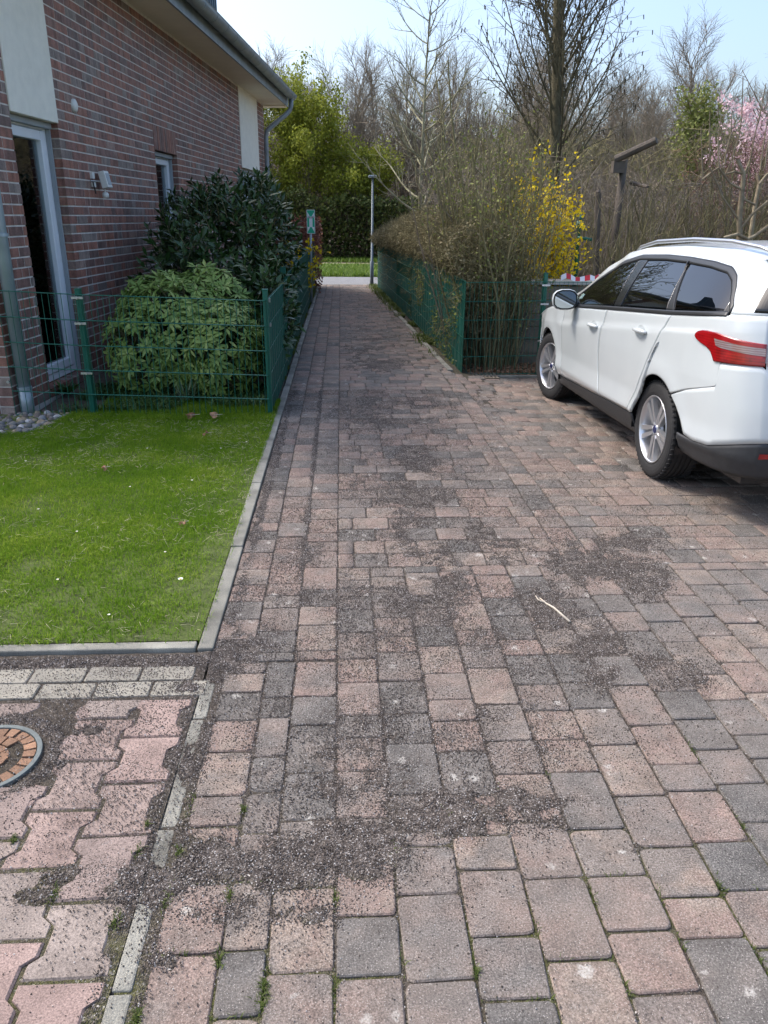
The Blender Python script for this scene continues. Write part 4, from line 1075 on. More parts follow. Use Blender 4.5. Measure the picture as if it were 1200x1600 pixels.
for sg in (1, -1):
    tl = empty('tail_lamp', (0, 0, 0), car)
    up = [(-.49, .985), (-.505, 1.002), (-.55, 1.012), (-.61, 1.015), (-.7, 1.013), (-.8, 1.0), (-.88, .99), (SE, .98)]
    dn = [(-.488, .975), (-.50, .962), (-.55, .945), (-.62, .93), (-.66, .912), (-.685, .885), (-.70, .86), (SE, .868)]
    ruled(dens(dn), dens(up), 40, 14, sg, .008, 'red_lens', C['red'], tl, .016)
    up2 = [(-.69, .982), (SE, .957)]; dn2 = [(-.71, .945), (-.75, .938), (SE, .92)]
    ruled(dens(dn2), dens(up2), 24, 6, sg, .0105, 'clear_lens', C['clear'], tl, 0)
    dn3 = [(-.73, .868), (SE, .874)]; up3 = [(-.71, .932), (SE, .908)]
    ruled(dens(dn3), dens(up3), 24, 6, sg, .0100, 'brake_lens', C['redd'], tl, 0)
    # part on the tailgate
    e = surf(np.array(-.93), np.array(.93), sg, 0); mb = MB()
    vs = []; 
    for k in range(8):
        f = k/7
        for z, in ((.872+.0*f,), (.98-.01*f,)):
            q = surf(np.array(SE), np.array(z), 1, 0); ang = 1-f*.28
            vs.append((q[0]-.06*(1-ang**2.2)-.008, sg*q[1]*ang, z))
    lb(mb.add(vs, [(2*k, 2*k+2, 2*k+3, 2*k+1) if sg > 0 else (2*k+1, 2*k+3, 2*k+2, 2*k) for k in range(7)]), 'gate_lens', C['red'], tl)
    rf = [(-.945, .40), (-.99, .41)]
    mb = MB(); vs = []
    for k in range(8):
        ang = .99-k/7*.22
        for z in (.385+.012*k/7, .415+.004*k/7):
            q = surf(np.array(SE), np.array(z), 1, 0); vs.append((q[0]-.06*(1-ang**2.2)-.006, sg*q[1]*ang, z))
    lb(mb.add(vs, [(2*k, 2*k+2, 2*k+3, 2*k+1) if sg > 0 else (2*k+1, 2*k+3, 2*k+2, 2*k) for k in range(7)]), 'bumper_reflector', C['red'], car)
# roof, bonnet, windscreen, nose
s = np.linspace(1.33, -.70, 50); f = np.linspace(-1, 1, 25)
Pt = np.array([[(rear_pull(a, ZR(a))+0*b, float(YR(a))*b, float(ZR(a))+.045*(1-abs(b)**2.4)) for b in f] for a in s], float)
grid(None, None, 1, 0, 'roof', C['white'], car, .01, True, Pt[:, ::-1])
Pt = np.array([[((1.33+(2.18-1.33)*t)+(.03+.26*t)*(1-abs(b)**2), float(YR(1.33))*(1-t)*b+.80*t*b, 1.388+(.93-1.388)*t+.045*(1-t)*(1-abs(b)**2.4)+.02*t*(1-b*b)) for b in f] for t in np.linspace(0, 1, 14)])
grid(None, None, 1, 0, 'windscreen', C['screen'], car, 0, True, Pt)
Pt = np.array([[(2.18+(3.42-2.18)*t+.27*(1-t)*(1-abs(b)**2)+.12*t*(1-b*b), b*(float(YB(2.18+(3.3-2.18)*t))-.02), float(ZB(2.18+(3.3-2.18)*t))-.006+.07*(1-abs(b)**2.5)*(1-.5*t)-.05*t*t) for b in f] for t in np.linspace(0, 1, 20)])
grid(None, None, 1, 0, 'bonnet', C['white'], car, .01, True, Pt)
Pt = np.array([[(3.30+.24*(1-abs(b)**2.2)-.08*max(0, t-.75)*4*.5, b*.80, .24+.46*t) for b in f] for t in np.linspace(0, 1, 14)])
grid(None, None, 1, 0, 'front_bumper', C['white'], car, .01, True, Pt[:, ::-1])
for sg in (1, -1):
    lb(MB().tube([(3.05, sg*.84, .68), (3.25, sg*.76, .70), (3.42, sg*.58, .68)], [.02, .06, .05], 10), 'headlamp', C['clear'], car, smooth=True)
    # wing mirror
    mr = empty('wing_mirror', (0, 0, 0), car); mb = MB()
    n, k = 12, 14; vs = []
    for i in range(k):
        a = 2*math.pi*i/k; cy, cz = .105*math.copysign(abs(math.cos(a))**.75, math.cos(a)), .082*math.copysign(abs(math.sin(a))**.75, math.sin(a))
        vs += [(1.80, sg*(.995+cy), 1.0+cz), (1.815, sg*(.995+cy*1.06), 1.0+cz*1.06), (1.87, sg*(.993+cy*.98), 1.0+cz*.95), (1.93, sg*(.985+cy*.6), 1.0+cz*.55), (1.95, sg*(.98+cy*.1), 1.0+cz*.1)]
    fs = [(i*5+j, ((i+1) % k)*5+j, ((i+1) % k)*5+j+1, i*5+j+1) for i in range(k) for j in range(4)]
    if sg > 0: fs = [f2[::-1] for f2 in fs]
    lb(mb.add(vs, fs), 'mirror_shell', C['white'], mr, smooth=True)
    q = [(1.803, sg*(.995+.97*.105*math.copysign(abs(math.cos(a))**.75, math.cos(a))), 1.0+.97*.082*math.copysign(abs(math.sin(a))**.75, math.sin(a))) for a in [2*math.pi*i/k for i in range(k)]]
    lb(MB().add(q, [tuple(range(k))]), 'mirror_surround', C['black'], mr)
    q = [(1.8005, sg*(.995+.88*.105*math.copysign(abs(math.cos(a))**.75, math.cos(a))), 1.0+.86*.082*math.copysign(abs(math.sin(a))**.75, math.sin(a))) for a in [2*math.pi*i/k for i in range(k)]]
    lb(MB().add(q, [tuple(range(k))]), 'mirror_glass', C['mirror'], mr)
    lb(MB().tube([(1.88, sg*.80, .965), (1.87, sg*.91, .955)], [.035, .028], 8), 'mirror_foot', C['black'], mr)
# dark inner shell so that gaps and arches read black
mb = MB()
mb.box(-.88, 3.25, -.70, .70, .22, .30); mb.box(.42, 2.2, -.83, .83, .22, .80); mb.box(-.86, -.48, -.74, .74, .30, .86); mb.box(-.80, .45, -.50, .50, .30, .80)
mb.box(2.2, 3.2, -.50, .50, .30, .72); mb.box(-.5, .42, .66, .84, .72, .95); mb.box(-.5, .42, -.84, -.66, .72, .95)
lb(mb, 'underbody', C['black'], car)
for c in (-.0, 2.648):
    for sg in (1, -1):
        vs = []
        for a in np.linspace(-10, 190, 21):
            for yy_ in (.55, .875): vs.append((c-.03+.372*math.cos(R(a)), sg*yy_, .318+.368*math.sin(R(a))))
        lb(MB().add(vs, [(2*i, 2*i+1, 2*i+3, 2*i+2) for i in range(20)]+[tuple(range(0, 42, 2))]), 'wheel_arch_liner', C['black'], car)
# seats, dashboard and steering wheel behind the glass
for yy_ in (.38, -.38):
    st = empty('front_seat', (0, 0, 0), car)
    lb(MB().box(1.05, 1.55, yy_-.25, yy_+.25, .80, .92), 'seat_base', C['cloth'], st, bevel=.05)
    lb(MB().box(-.07, .07, yy_-.24, yy_+.24, 0, .42, Matrix.Translation((1.02, 0, .86)) @ Matrix.Rotation(R(-14), 4, 'Y')), 'seat_back', C['cloth'], st, bevel=.05)
    lb(MB().box(-.04, .04, yy_-.13, yy_+.13, .0, .15, Matrix.Translation((.90, 0, 1.25)) @ Matrix.Rotation(R(-8), 4, 'Y')), 'head_rest', C['cloth'], st, bevel=.04)
lb(MB().box(-.05, .05, -.62, .62, 0, .42, Matrix.Translation((.02, 0, .82)) @ Matrix.Rotation(R(-14), 4, 'Y')), 'rear_bench', C['cloth'], car, bevel=.04)
lb(MB().box(1.85, 2.35, -.72, .72, .80, .93), 'dashboard', C['cloth'], car, bevel=.04)
lb(MB().lathe([(.185, -.012), (.2, 0), (.185, .012), (.172, 0), (.185, -.012)], 28, Matrix.Translation((1.72, .38, .95)) @ Matrix.Rotation(R(65), 4, 'Y')), 'steering_wheel', C['black'], car, smooth=True)
# ---- wheels
def wheel(x, sg, steer):
    w = empty('wheel', (x, sg*.762, .316), car); w.rotation_euler.z = steer
    Mx = Matrix.Rotation(R(-90*sg), 4, 'X')      # local Z of the lathe points outwards
    prof = [(.216, -.09), (.228, -.1), (.265, -.108), (.300, -.1), (.314, -.082)]
    for c in (-.06, -.03, 0, .03, .06): prof += [(.316, c-.0115), (.316, c+.0085), (.309, c+.0095), (.309, c+.0165)]
    prof += [(.316, .078), (.312, .088), (.302, .1), (.288, .106), (.268, .108), (.243, .106), (.227, .1), (.218, .09)]
    lb(MB().lathe(prof, 64, Mx), 'tyre', C['tyre'], w, smooth=False)
    mb = MB()
    for k in range(56):
        a = 2*math.pi*k/56
        for z0, z1 in ((.062, .1), (-.1, -.062)):
            mb.box(.3085, .3175, -.0055, .0055, z0, z1, Mx @ Matrix.Rotation(a, 4, 'Z') @ Matrix.Rotation(.25, 4, 'X'))
    lb(mb, 'tread', C['tyre'], w)
    rim = lb(MB().lathe([(.219, .096), (.222, .101), (.218, .105), (.212, .1), (.204, .07), (.194, 0), (.19, -.09)], 48, Mx), 'rim', C['alloy'], w, smooth=True)
    lb(MB().lathe([(.0, -.02), (.19, -.02), (.19, -.03)], 40, Mx), 'brake_disc', C['black'], rim)
    mb = MB(); md = MB()
    for k in range(5):
        for dlt in (-1, 1):
            a = 2*math.pi*k/5+R(90)
            A = Mx @ Matrix.Rotation(a, 4, 'Z')
            p = [(.035, dlt*.006-.0), (.055, dlt*.030), (.13, dlt*.038), (.2135, dlt*.052), (.2135, dlt*.016), (.125, dlt*.009)]
            z = [.082, .086, .09, .094, .092, .087]
            vs = [A @ Vector((q[0], q[1], zz_)) for q, zz_ in zip(p, z)]+[A @ Vector((q[0], q[1], zz_-.03)) for q, zz_ in zip(p, z)]
            fs = [(0, 1, 2, 5), (5, 2, 3, 4)]+[(i, (i+1) % 6, 6+(i+1) % 6, 6+i) for i in range(6)]
            mb.add(vs, fs)
        a = 2*math.pi*(k+.5)/5+R(90); A = Mx @ Matrix.Rotation(a, 4, 'Z')
        md.lathe([(0, .075), (.008, .075), (.009, .06)], 8, A @ Matrix.Translation((.055, 0, 0)))
    mb.lathe([(0, .08), (.04, .08), (.062, .074), (.068, .055)], 24, Mx)
    lb(mb, 'spokes', C['alloy'], rim); lb(md, 'wheel_bolts', C['alloy_dark'], rim)
    cap = lb(MB().lathe([(0, .0875), (.022, .0875), (.027, .082), (.027, .078)], 24, Mx), 'hub_cap', C['blue'], rim, smooth=False)
    lb(MB().lathe([(.0262, .0845), (.0295, .086), (.0305, .08)], 24, Mx), 'cap_ring', C['alloy'], cap)
    return w
for x, st in ((0, 0), (2.648, R(11))):
    for sg in (1, -1): wheel(x, sg, st)

# ================================================================ vegetation
def bark(name, a, b, scale=14): 
    t = NT(name); col = t.ramp(t.math('ADD', t.math('MULTIPLY', t.noise(scale, 3), .7), t.math('MULTIPLY', t.piece(), .3)), [(.3, a), (.7, b)])
    t.bump(t.noise(60, 3), .5, .01); return t.done(col, .9, .2)
M['bark_olive'] = bark('mossy_bark', (.13, .115, .062), (.27, .24, .125))
M['bark_grey'] = bark('grey_brown_bark', (.14, .115, .088), (.3, .255, .195))
M['bark_pale'] = bark('pale_green_bark', (.2, .185, .115), (.4, .38, .25))
M['bark_wood'] = bark('woodland_twigs', (.15, .124, .09), (.31, .265, .2), 3)
M['bark_alder'] = bark('alder_bark', (.075, .066, .04), (.17, .15, .09))
M['bark_red'] = bark('red_brown_twigs', (.1, .055, .045), (.24, .13, .1))
M['bark_dark'] = bark('dark_branch', (.035, .028, .02), (.09, .073, .05))
def branch(r_, p, d, L, rad, nseg, wob, trop, end=.3):
    pts = [np.array(p, float)]; d = np.array(d, float); d /= np.linalg.norm(d)
    for i in range(nseg):
        d = d+r_.normal(0, wob, 3)+np.array([0, 0, trop]); d /= np.linalg.norm(d); pts.append(pts[-1]+d*L/nseg)
    return np.array(pts), np.linspace(rad, rad*end, nseg+1)
class Wood:
    def __init__(s): s.P = []; s.Q = []; s.a = []; s.b = []
    def poly(s, pts, rad):
        for i in range(len(pts)-1): s.P.append(pts[i]); s.Q.append(pts[i+1]); s.a.append(rad[i]); s.b.append(rad[i+1])
    def mesh(s, name, m, k=3):
        V, Fc = tubes(s.P, s.Q, s.a, s.b, k); return nmesh(name, V, Fc, m, k > 3)
def grow(seed, base, d, L, rad, spec, trunk=None):
    """spec: one dict per level of side branches; returns (thick wood, twigs, twig tips)"""
    r_ = np.random.default_rng(seed); big, small, tips = Wood(), Wood(), []
    pts, rd = trunk if trunk is not None else branch(r_, base, d, L, rad, 10, .04, .02, .25)
    big.poly(pts, rd); level = [(pts, rd)]
    for li, sp in enumerate(spec):
        nxt = []
        for pts, rd in level:
            n = max(1, int(round(sp['n']*r_.uniform(.75, 1.25)))); segL = np.linalg.norm(pts[-1]-pts[0])
            for k in range(n):
                t = sp['t0']+(1-sp['t0'])*((k+r_.random())/n); f = t*(len(pts)-1); i = min(int(f), len(pts)-2); q = pts[i]+(pts[i+1]-pts[i])*(f-i)
                tan = unit(pts[i+1]-pts[i]); az = r_.uniform(0, 2*math.pi) if li else k*2.4+r_.normal(0, .4)
                ref = np.array([1., 0, 0]) if abs(tan[0]) < .8 else np.array([0, 1., 0]); e1 = unit(np.cross(tan, ref)); e2 = np.cross(tan, e1)
                an = R(sp['ang'])*r_.uniform(.75, 1.25); dd = tan*math.cos(an)+(e1*math.cos(az)+e2*math.sin(az))*math.sin(an)
                ln = sp['len']*r_.uniform(.65, 1.3)*(1-sp.get('shrink', .5)*t)
                r0 = min(sp['rad'], (rd[i]*.7)) if sp.get('lim', True) else sp['rad']
                bp, br_ = branch(r_, q, dd, ln, r0, sp['nseg'], sp['wob'], sp['trop'], sp.get('end', .35))
                (big if li < 1 else small).poly(bp, br_); nxt.append((bp, br_))
        level = nxt
    tips = np.array([b[0][-1] for b in level])
    return big, small, tips, level
# ---- laurel and rhododendron (front garden)
def leaf_proto(name, L, W, m, fold=.12):
    me = bpy.data.meshes.new(name)
    pr = [(0, .0), (.18, .55), (.45, 1), (.75, .75), (1, 0)]
    V = [(0, 0, 0)]; 
    for x, w in pr[1:-1]: V += [(x*L, w*W/2, fold*w*W-.10*L*x*x), (x*L, 0, -.10*L*x*x), (x*L, -w*W/2, fold*w*W-.10*L*x*x)]
    V.append((L, 0, -.10*L))
    Fc = [(0, 2, 1), (0, 3, 2), (1, 2, 5, 4), (2, 3, 6, 5), (4, 5, 8, 7), (5, 6, 9, 8), (7, 8, 10), (8, 9, 10)]
    me.from_pydata(V, [], Fc); me.materials.append(m)
    for p in me.polygons: p.use_smooth = True
    me.update(); return me
def leaves_with_parts(root, P, D, N, L, W, m, proto_lw, nobj=300, key=None):
    D = unit(D); Sd = unit(np.cross(N, D)); Nn = np.cross(D, Sd)
    order = np.argsort(key) if key is not None else np.arange(len(P))
    me = leaf_proto('leaf', proto_lw[0], proto_lw[1], m)
    for i in order[:nobj]:
        o = link('leaf', me, root, (0, 0, 0)); k = L[i]/proto_lw[0]; kw = W[i]/proto_lw[1]
        Mx = Matrix(((D[i][0]*k, Sd[i][0]*kw, Nn[i][0]*k, P[i][0]-root.location.x), (D[i][1]*k, Sd[i][1]*kw, Nn[i][1]*k, P[i][1]-root.location.y), (D[i][2]*k, Sd[i][2]*kw, Nn[i][2]*k, P[i][2]-root.location.z), (0, 0, 0, 1)))
        o.matrix_local = Mx
    r2 = order[nobj:]
    tag(link('foliage', leaf_mesh('foliage', P[r2], D[r2], Nn[r2], L[r2], W[r2], m), root), kind='stuff')
def blob_points(n, centres, radii, r_, shell=.72):
    vol = np.array([a*b*c for a, b, c in radii])**.67; vol /= vol.sum(); idx = r_.choice(len(centres), n*3, p=vol)
    u = unit(r_.normal(size=(n*3, 3))); rr = r_.uniform(shell, 1.0, (n*3, 1))
    C_, R_ = np.array(centres)[idx], np.array(radii)[idx]
    P = C_+u*rr*R_; inside = np.zeros(len(P), bool)
    for c, q in zip(np.array(centres), np.array(radii)): inside |= ((((P-c)/q)**2).sum(1) < (shell-.05)**2)
    ok = ~inside & (P[:, 2] > .02); P = P[ok][:n]; Nn = unit((u/R_)[ok][:n]); return P, Nn
M['laurel'] = leafmat('laurel_leaf', (.016, .045, .01), (.034, .08, .018), (.065, .12, .03), .32, .06, .5, 3)
M['rhodo'] = leafmat('rhododendron_leaf', (.11, .195, .034), (.2, .3, .058), (.34, .4, .11), .5, .15, .45, 5)
M['bud'] = mat('flower_bud', (.42, .4, .2), .6, .2, 30)
r_ = np.random.default_rng(77)
lau = empty('laurel_bush', (-1.25, 9.6, 0)); tag(lau, 'tall dark glossy laurel bush growing against the brick wall', 'bush')
lc = [(-1.35, 9.5, .95), (-.95, 9.9, 1.1), (-1.6, 9.9, 1.2), (-1.15, 10.2, 1.35), (-.85, 8.6, .62), (-1.7, 8.9, .85)]
lr = [(.72, .95, .95), (.42, 1.0, .95), (.55, .9, .7), (.55, .8, .68), (.32, .75, .60), (.5, .65, .62)]
SP, SN = blob_points(620, lc, lr, r_, .82)
k = SP[:, 0] < -.44; SP, SN = SP[k], SN[k]
extra = np.array([at_depth(x, y, 9.8) for x, y in ((345, 268), (405, 262), (362, 288), (300, 300), (250, 320), (418, 275), (232, 345), (228, 385), (262, 300), (330, 300))]); SP = np.concatenate([SP, extra-np.array([0, 0, .12])]); SN = np.concatenate([SN, unit(r_.normal(0, .3, (len(extra), 3))+np.array([0, -.2, 1.0]))])
P, D, N = [], [], []; stems = Wood()
for p, nn in zip(SP, SN):
    ax = unit(nn*.7+np.array([0, -.15, .55])+r_.normal(0, .25, 3)); L = r_.uniform(.18, .32); p0 = p-ax*L*.6
    stems.poly(np.array([p0, p0+ax*L]), [.006, .003]); e1 = unit(np.cross(ax, [.3, .5, .1])); e2 = np.cross(ax, e1)
    m = r_.integers(8, 13)
    for j in range(m):
        t = .15+.85*j/m; az = j*2.4+r_.normal(0, .3); rad = e1*math.cos(az)+e2*math.sin(az); out = R(r_.uniform(40, 75))*(1-.4*t)
        dd = ax*math.cos(out)+rad*math.sin(out); P.append(p0+ax*L*t); D.append(dd+np.array([0, 0, -.12])); N.append(ax*math.sin(out)-rad*math.cos(out)+np.array([0, 0, .35]))
P, D, N = np.array(P), np.array(D), np.array(N); n = len(P); k = P[:, 0] > -2.45+(P[:, 1]-8)*.09
P, D, N = P[k], D[k], N[k]; n = len(P)
leaves_with_parts(lau, P, D, N, r_.uniform(.085, .135, n), r_.uniform(.035, .05, n), M['laurel'], (.11, .043), 300, P[:, 1]-.6*P[:, 2]+r_.normal(0, .25, n))
tag(link('stems', stems.mesh('stems', M['bark_olive']), lau), kind='stuff')
IP, IN = blob_points(1500, lc, [tuple(x*.8 for x in q) for q in lr], r_, .6)
tag(link('inner_foliage', leaf_mesh('inner_foliage', IP, rand_dirs(len(IP)), rand_dirs(len(IP)), .13, .06, M['laurel']), lau), kind='stuff')
tr = Wood()
for x, y in ((-1.3, 9.6), (-1.0, 9.9), (-1.5, 9.8), (-.9, 8.8)): tr.poly(*branch(r_, (x, y, -.05), (0, 0, 1), 1.2, .03, 6, .1, .05))
link('trunk', tr.mesh('trunk', M['bark_olive'], 6), lau)

rho = empty('rhododendron_bush', (-1.5, 7.35, 0)); tag(rho, 'light green rhododendron bush with pale buds behind the mesh fence', 'bush')
rc = [(-1.5, 7.55, .50), (-1.1, 7.3, .42), (-1.85, 7.4, .42), (-1.3, 7.8, .66), (-1.75, 7.75, .62)]; rr_ = [(.55, .5, .58), (.36, .48, .46), (.36, .45, .44), (.42, .4, .50), (.42, .38, .48)]
WP, WN = blob_points(720, rc, rr_, r_, .84); P, D, N, Bd = [], [], [], []; stems = Wood()
for p, nn in zip(WP, WN):
    ax = unit(nn*.75+np.array([0, -.1, .45])+r_.normal(0, .18, 3)); e1 = unit(np.cross(ax, [.3, .5, .1])); e2 = np.cross(ax, e1); Bd.append((p, ax))
    stems.poly(np.array([p-ax*.16, p]), [.005, .004]); m = r_.integers(7, 11)
    for j in range(m):
        az = j*2*math.pi/m+r_.normal(0, .15); rad = e1*math.cos(az)+e2*math.sin(az); out = R(r_.uniform(62, 112))
        dd = ax*math.cos(out)+rad*math.sin(out); P.append(p+rad*.008); D.append(dd+np.array([0, 0, -.1])); N.append(ax*math.sin(out)-rad*math.cos(out))
P, D, N = np.array(P), np.array(D), np.array(N); n = len(P)
leaves_with_parts(rho, P, D, N, r_.uniform(.06, .115, n), r_.uniform(.024, .036, n), M['rhodo'], (.1, .033), 300, P[:, 1]-.4*P[:, 2]+r_.normal(0, .12, n))
tag(link('stems', stems.mesh('stems', M['bark_olive']), rho), kind='stuff')
bm_ = MB()
for p, ax in Bd[:160]:
    q = Vector(p); a = Vector(ax); bm_.tube([q, q+a*.012, q+a*.026], [.005, .0075, .001], 5)
bm_.build('flower_buds', M['bud'], rho, smooth=True)
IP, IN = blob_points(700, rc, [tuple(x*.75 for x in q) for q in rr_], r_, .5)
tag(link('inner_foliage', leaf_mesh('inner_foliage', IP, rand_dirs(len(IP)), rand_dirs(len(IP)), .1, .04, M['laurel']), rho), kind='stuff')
tr = Wood()
for x, y in ((-1.5, 7.5), (-1.2, 7.4), (-1.75, 7.5)): tr.poly(*branch(r_, (x, y, -.03), (0, 0, 1), .6, .02, 5, .12, .03))
link('trunk', tr.mesh('trunk', M['bark_olive'], 6), rho)
# ground cover under the bushes
M['cover'] = leafmat('ground_cover_leaf', (.03, .07, .015), (.06, .12, .025), (.1, .17, .05), .5, .2)
X = r_.uniform(-2.4, -.66, 6500); Y = r_.uniform(6.5, 7.6, 6500); k = (fbm(X, Y, 2.5, 71) > .42); X, Y = X[k], Y[k]; n = len(X)
tag(link('ground_cover', blades(np.c_[X, Y, np.full(n, 0.0)], r_.uniform(.03, .13, n), r_.uniform(.006, .018, n), r_.uniform(.4, 1.4, n), M['cover'], 'ground_cover', r_)), 'low green ground cover under the bushes behind the mesh fence', 'ground cover', kind='stuff')
def leafy_plant(name, loc, n, L, W, m, label, cat='plant', tilt=.8):
    root = empty(name, loc); tag(root, label, cat); az = r_.uniform(0, 6.28, n); el = r_.uniform(.2, 1.3, n)
    D = np.c_[np.cos(az)*np.cos(el), np.sin(az)*np.cos(el), np.sin(el)]; P = np.array(loc)+np.c_[r_.normal(0, .03, n), r_.normal(0, .03, n), r_.uniform(0, .05, n)]
    Nn = np.array([[0, 0, 1.]])*np.cos(el)[:, None]-np.c_[np.cos(az)*np.sin(el), np.sin(az)*np.sin(el), np.zeros(n)]
    me = leaf_proto('leaf', L, W, m); D = unit(D); Sd = unit(np.cross(Nn, D)); N2 = np.cross(D, Sd)
    for i in range(n):
        o = link('leaf', me, root, (0, 0, 0)); q = P[i]-np.array(loc); k = r_.uniform(.6, 1.2)
        o.matrix_local = Matrix([[D[i][a]*k, Sd[i][a]*k, N2[i][a]*k, q[a]] for a in range(3)]+[[0, 0, 0, 1]])
g = on_ground(100, 622); leafy_plant('perennial', (g.x, g.y+.1, 0), 26, .14, .05, M['cover'], 'small leafy perennial sprouting beside the patio door step')
g = on_ground(285, 634); leafy_plant('grass_lily', (g.x, g.y+.1, 0), 45, .2, .014, leafmat('lily_leaf', (.08, .13, .06), (.15, .2, .11), None, .5, .2), 'pale narrow leaved tuft at the foot of the rhododendron')
# climbing ivy spilling over the left fence post line
# ---- hedges
def hedge(name, label, pts_fn, n_twig, n_leaf, tm, lm, seed, tl=(.12, .3), tr_=.0032, ls=.03, up=.8, cat='hedge'):
    r2 = np.random.default_rng(seed); root_p = pts_fn(1, r2)[0]; root = empty(name, (root_p[0], root_p[1], 0)); tag(root, label, cat)
    P = pts_fn(n_twig, r2); D = rand_dirs(len(P), up, r2); L = r2.uniform(*tl, (len(P), 1))
    V, Fc = tubes(P-D*L*.5, P+D*L*.5, np.full(len(P), tr_), np.full(len(P), tr_*.5)); link('twigs', nmesh('twigs', V, Fc, tm), root)
    P = pts_fn(n_leaf, r2); link('leaves', leaf_mesh('leaves', P, rand_dirs(len(P), .2, r2), rand_dirs(len(P), .5, r2), r2.uniform(.7, 1.3, len(P))*ls, r2.uniform(.5, .8, len(P))*ls, lm, four=False), root); return root
M['hedge_leaf'] = leafmat('hedge_leaf', (.15, .125, .07), (.26, .22, .125), (.38, .33, .19), .7, .2, .2, 2)
M['hedge_green'] = leafmat('young_hedge_leaf', (.12, .15, .035), (.2, .23, .06), (.32, .33, .09), .6, .25, .3, 2)
M['copper'] = leafmat('copper_beech_leaf', (.09, .03, .022), (.2, .075, .05), (.3, .14, .09), .6, .25, .3, 3)
M['green_dark'] = leafmat('evergreen_leaf', (.035, .055, .012), (.065, .09, .02), (.12, .14, .04), .6, .15, .2, .6)
M['spring'] = leafmat('fresh_spring_leaf', (.14, .165, .02), (.25, .28, .035), (.37, .4, .065), .6, .4, .2, .7)
def right_hedge(n, r2):
    Y = r2.uniform(8.72, 18.8, n); t = r2.random(n); fx = np.array([fence_x(v) for v in Y]); top = np.interp(Y, [8.7, 10, 12, 14.5, 17, 19], [1.55, 1.72, 1.74, 1.62, 1.46, 1.3])+.12*(fbm(Y, Y*0, 1.7, 5)-.5)
    Z = top*np.sqrt(t); Z = np.where(r2.random(n) < .35, top*r2.uniform(.55, 1, n), Z)
    bul = np.where(Z > 1.0, .22*np.sin(np.clip((Z-1.0)/np.maximum(top-1, .2), 0, 1)*math.pi), 0)
    depth = r2.random(n)**2*1.0
    X = fx+.03-bul+depth-(Z < 1.02)*.02*r2.random(n); return np.c_[X, Y, Z-.03]
hedge('deciduous_hedge', 'brown twiggy hedge behind the green fence on the right of the path', right_hedge, 15000, 26000, M['bark_olive'], M['hedge_leaf'], 201, ls=.036)
def weeds_through(n, r2):
    Y = r2.uniform(8.7, 13, n); X = np.array([fence_x(v) for v in Y])+r2.normal(-.015, .02, n); Z = r2.uniform(0, .9, n); k = fbm(Y, Z, 2.2, 77) > .55; P = np.c_[X, Y, Z-.05][k]; return P if len(P) else np.array([[1.3, 9, .3]])
hedge('fence_creeper', 'sparse leafy creeper growing through the right hand fence strips', weeds_through, 900, 1500, M['bark_olive'], M['hedge_green'], 202, ls=.035, cat='creeper')
def beech(n, r2): return np.c_[r2.uniform(-1.9, -.46, n), r2.uniform(17.2, 19.5, n), 1.5*r2.random(n)**.7+.05*r2.normal(size=n)]
hedge('beech_hedge', 'copper red beech hedge at the far end of the left fence', beech, 1800, 7000, M['bark_red'], M['copper'], 203, ls=.07)
def everg(n, r2):
    X = r2.uniform(-7.5, 3.4, n); top = 2.2+1.9*(fbm(X, X*0, 1.1, 3)-.4)*r2.random(n); return np.c_[X, 31.3+1.9*r2.random(n)**1.3, top*r2.random(n)**.8]
hedge('evergreen_hedge', 'dark green hedge along the wood beyond the sandy path', everg, 2600, 21000, M['bark_dark'], M['green_dark'], 204, (.4, .9), .008, .15)
# ---- shrubs
def shrub(name, loc, seed, h, w, n_st, tm, label, group=None, leaf=None, nleaf=0, ls=.03, tw=9, rad=.011, cat='shrub', lean=(0, 0), flower=None, spread=1.0):
    r2 = np.random.default_rng(seed); root = empty(name, loc); tag(root, label, cat, group); st, tg_ = Wood(), Wood(); tips = []
    for i in range(n_st):
        b = np.array([np.clip(r2.normal(0, w*.22), -.36*w, .36*w), np.clip(r2.normal(0, w*.22), -.36*w, .36*w), 0]); d = np.array([(b[0]*.55/w+r2.normal(0, .10))*spread+lean[0], (b[1]*.55/w+r2.normal(0, .10))*spread+lean[1], 1.0])
        L = h*r2.uniform(.6, 1.05); pts, rd = branch(r2, b, d, L, rad*r2.uniform(.6, 1.3), 7, .06, .03, .35); st.poly(pts, rd)
        for k in range(tw):
            t = r2.uniform(.25, 1); f = t*7; j = min(int(f), 6); q = pts[j]+(pts[j+1]-pts[j])*(f-j); dd = unit(pts[j+1]-pts[j])*.8+rand_dirs(1, .35, r2)[0]*.75
            bp, br_ = branch(r2, q, dd, r2.uniform(.15, .45)*h/2.2, rad*.35, 3, .12, .05, .4); tg_.poly(bp, br_); tips += [bp[-1], bp[1], bp[2]]
    if n_st <= 12:
        for i in range(n_st):
            w1 = Wood(); w1.P, w1.Q, w1.a, w1.b = st.P[i*7:i*7+7], st.Q[i*7:i*7+7], st.a[i*7:i*7+7], st.b[i*7:i*7+7]; link('stem', w1.mesh('stem', tm, 5), root, (0, 0, 0))
    else: tag(link('stems', st.mesh('stems', tm, 4), root, (0, 0, 0)), kind='stuff')
    o2 = link('twigs', tg_.mesh('twigs', tm, 3), root, (0, 0, 0))
    if leaf is not None:
        T = np.array(tips); q = T[r2.integers(0, len(T), nleaf)]+r2.normal(0, .035, (nleaf, 3))
        link('blossom' if flower else 'leaves', leaf_mesh('leaves', q, rand_dirs(nleaf, .2, r2), rand_dirs(nleaf, .4, r2), r2.uniform(.7, 1.3, nleaf)*ls, r2.uniform(.5, .8, nleaf)*ls, leaf, four=False), root, (0, 0, 0))
    return root
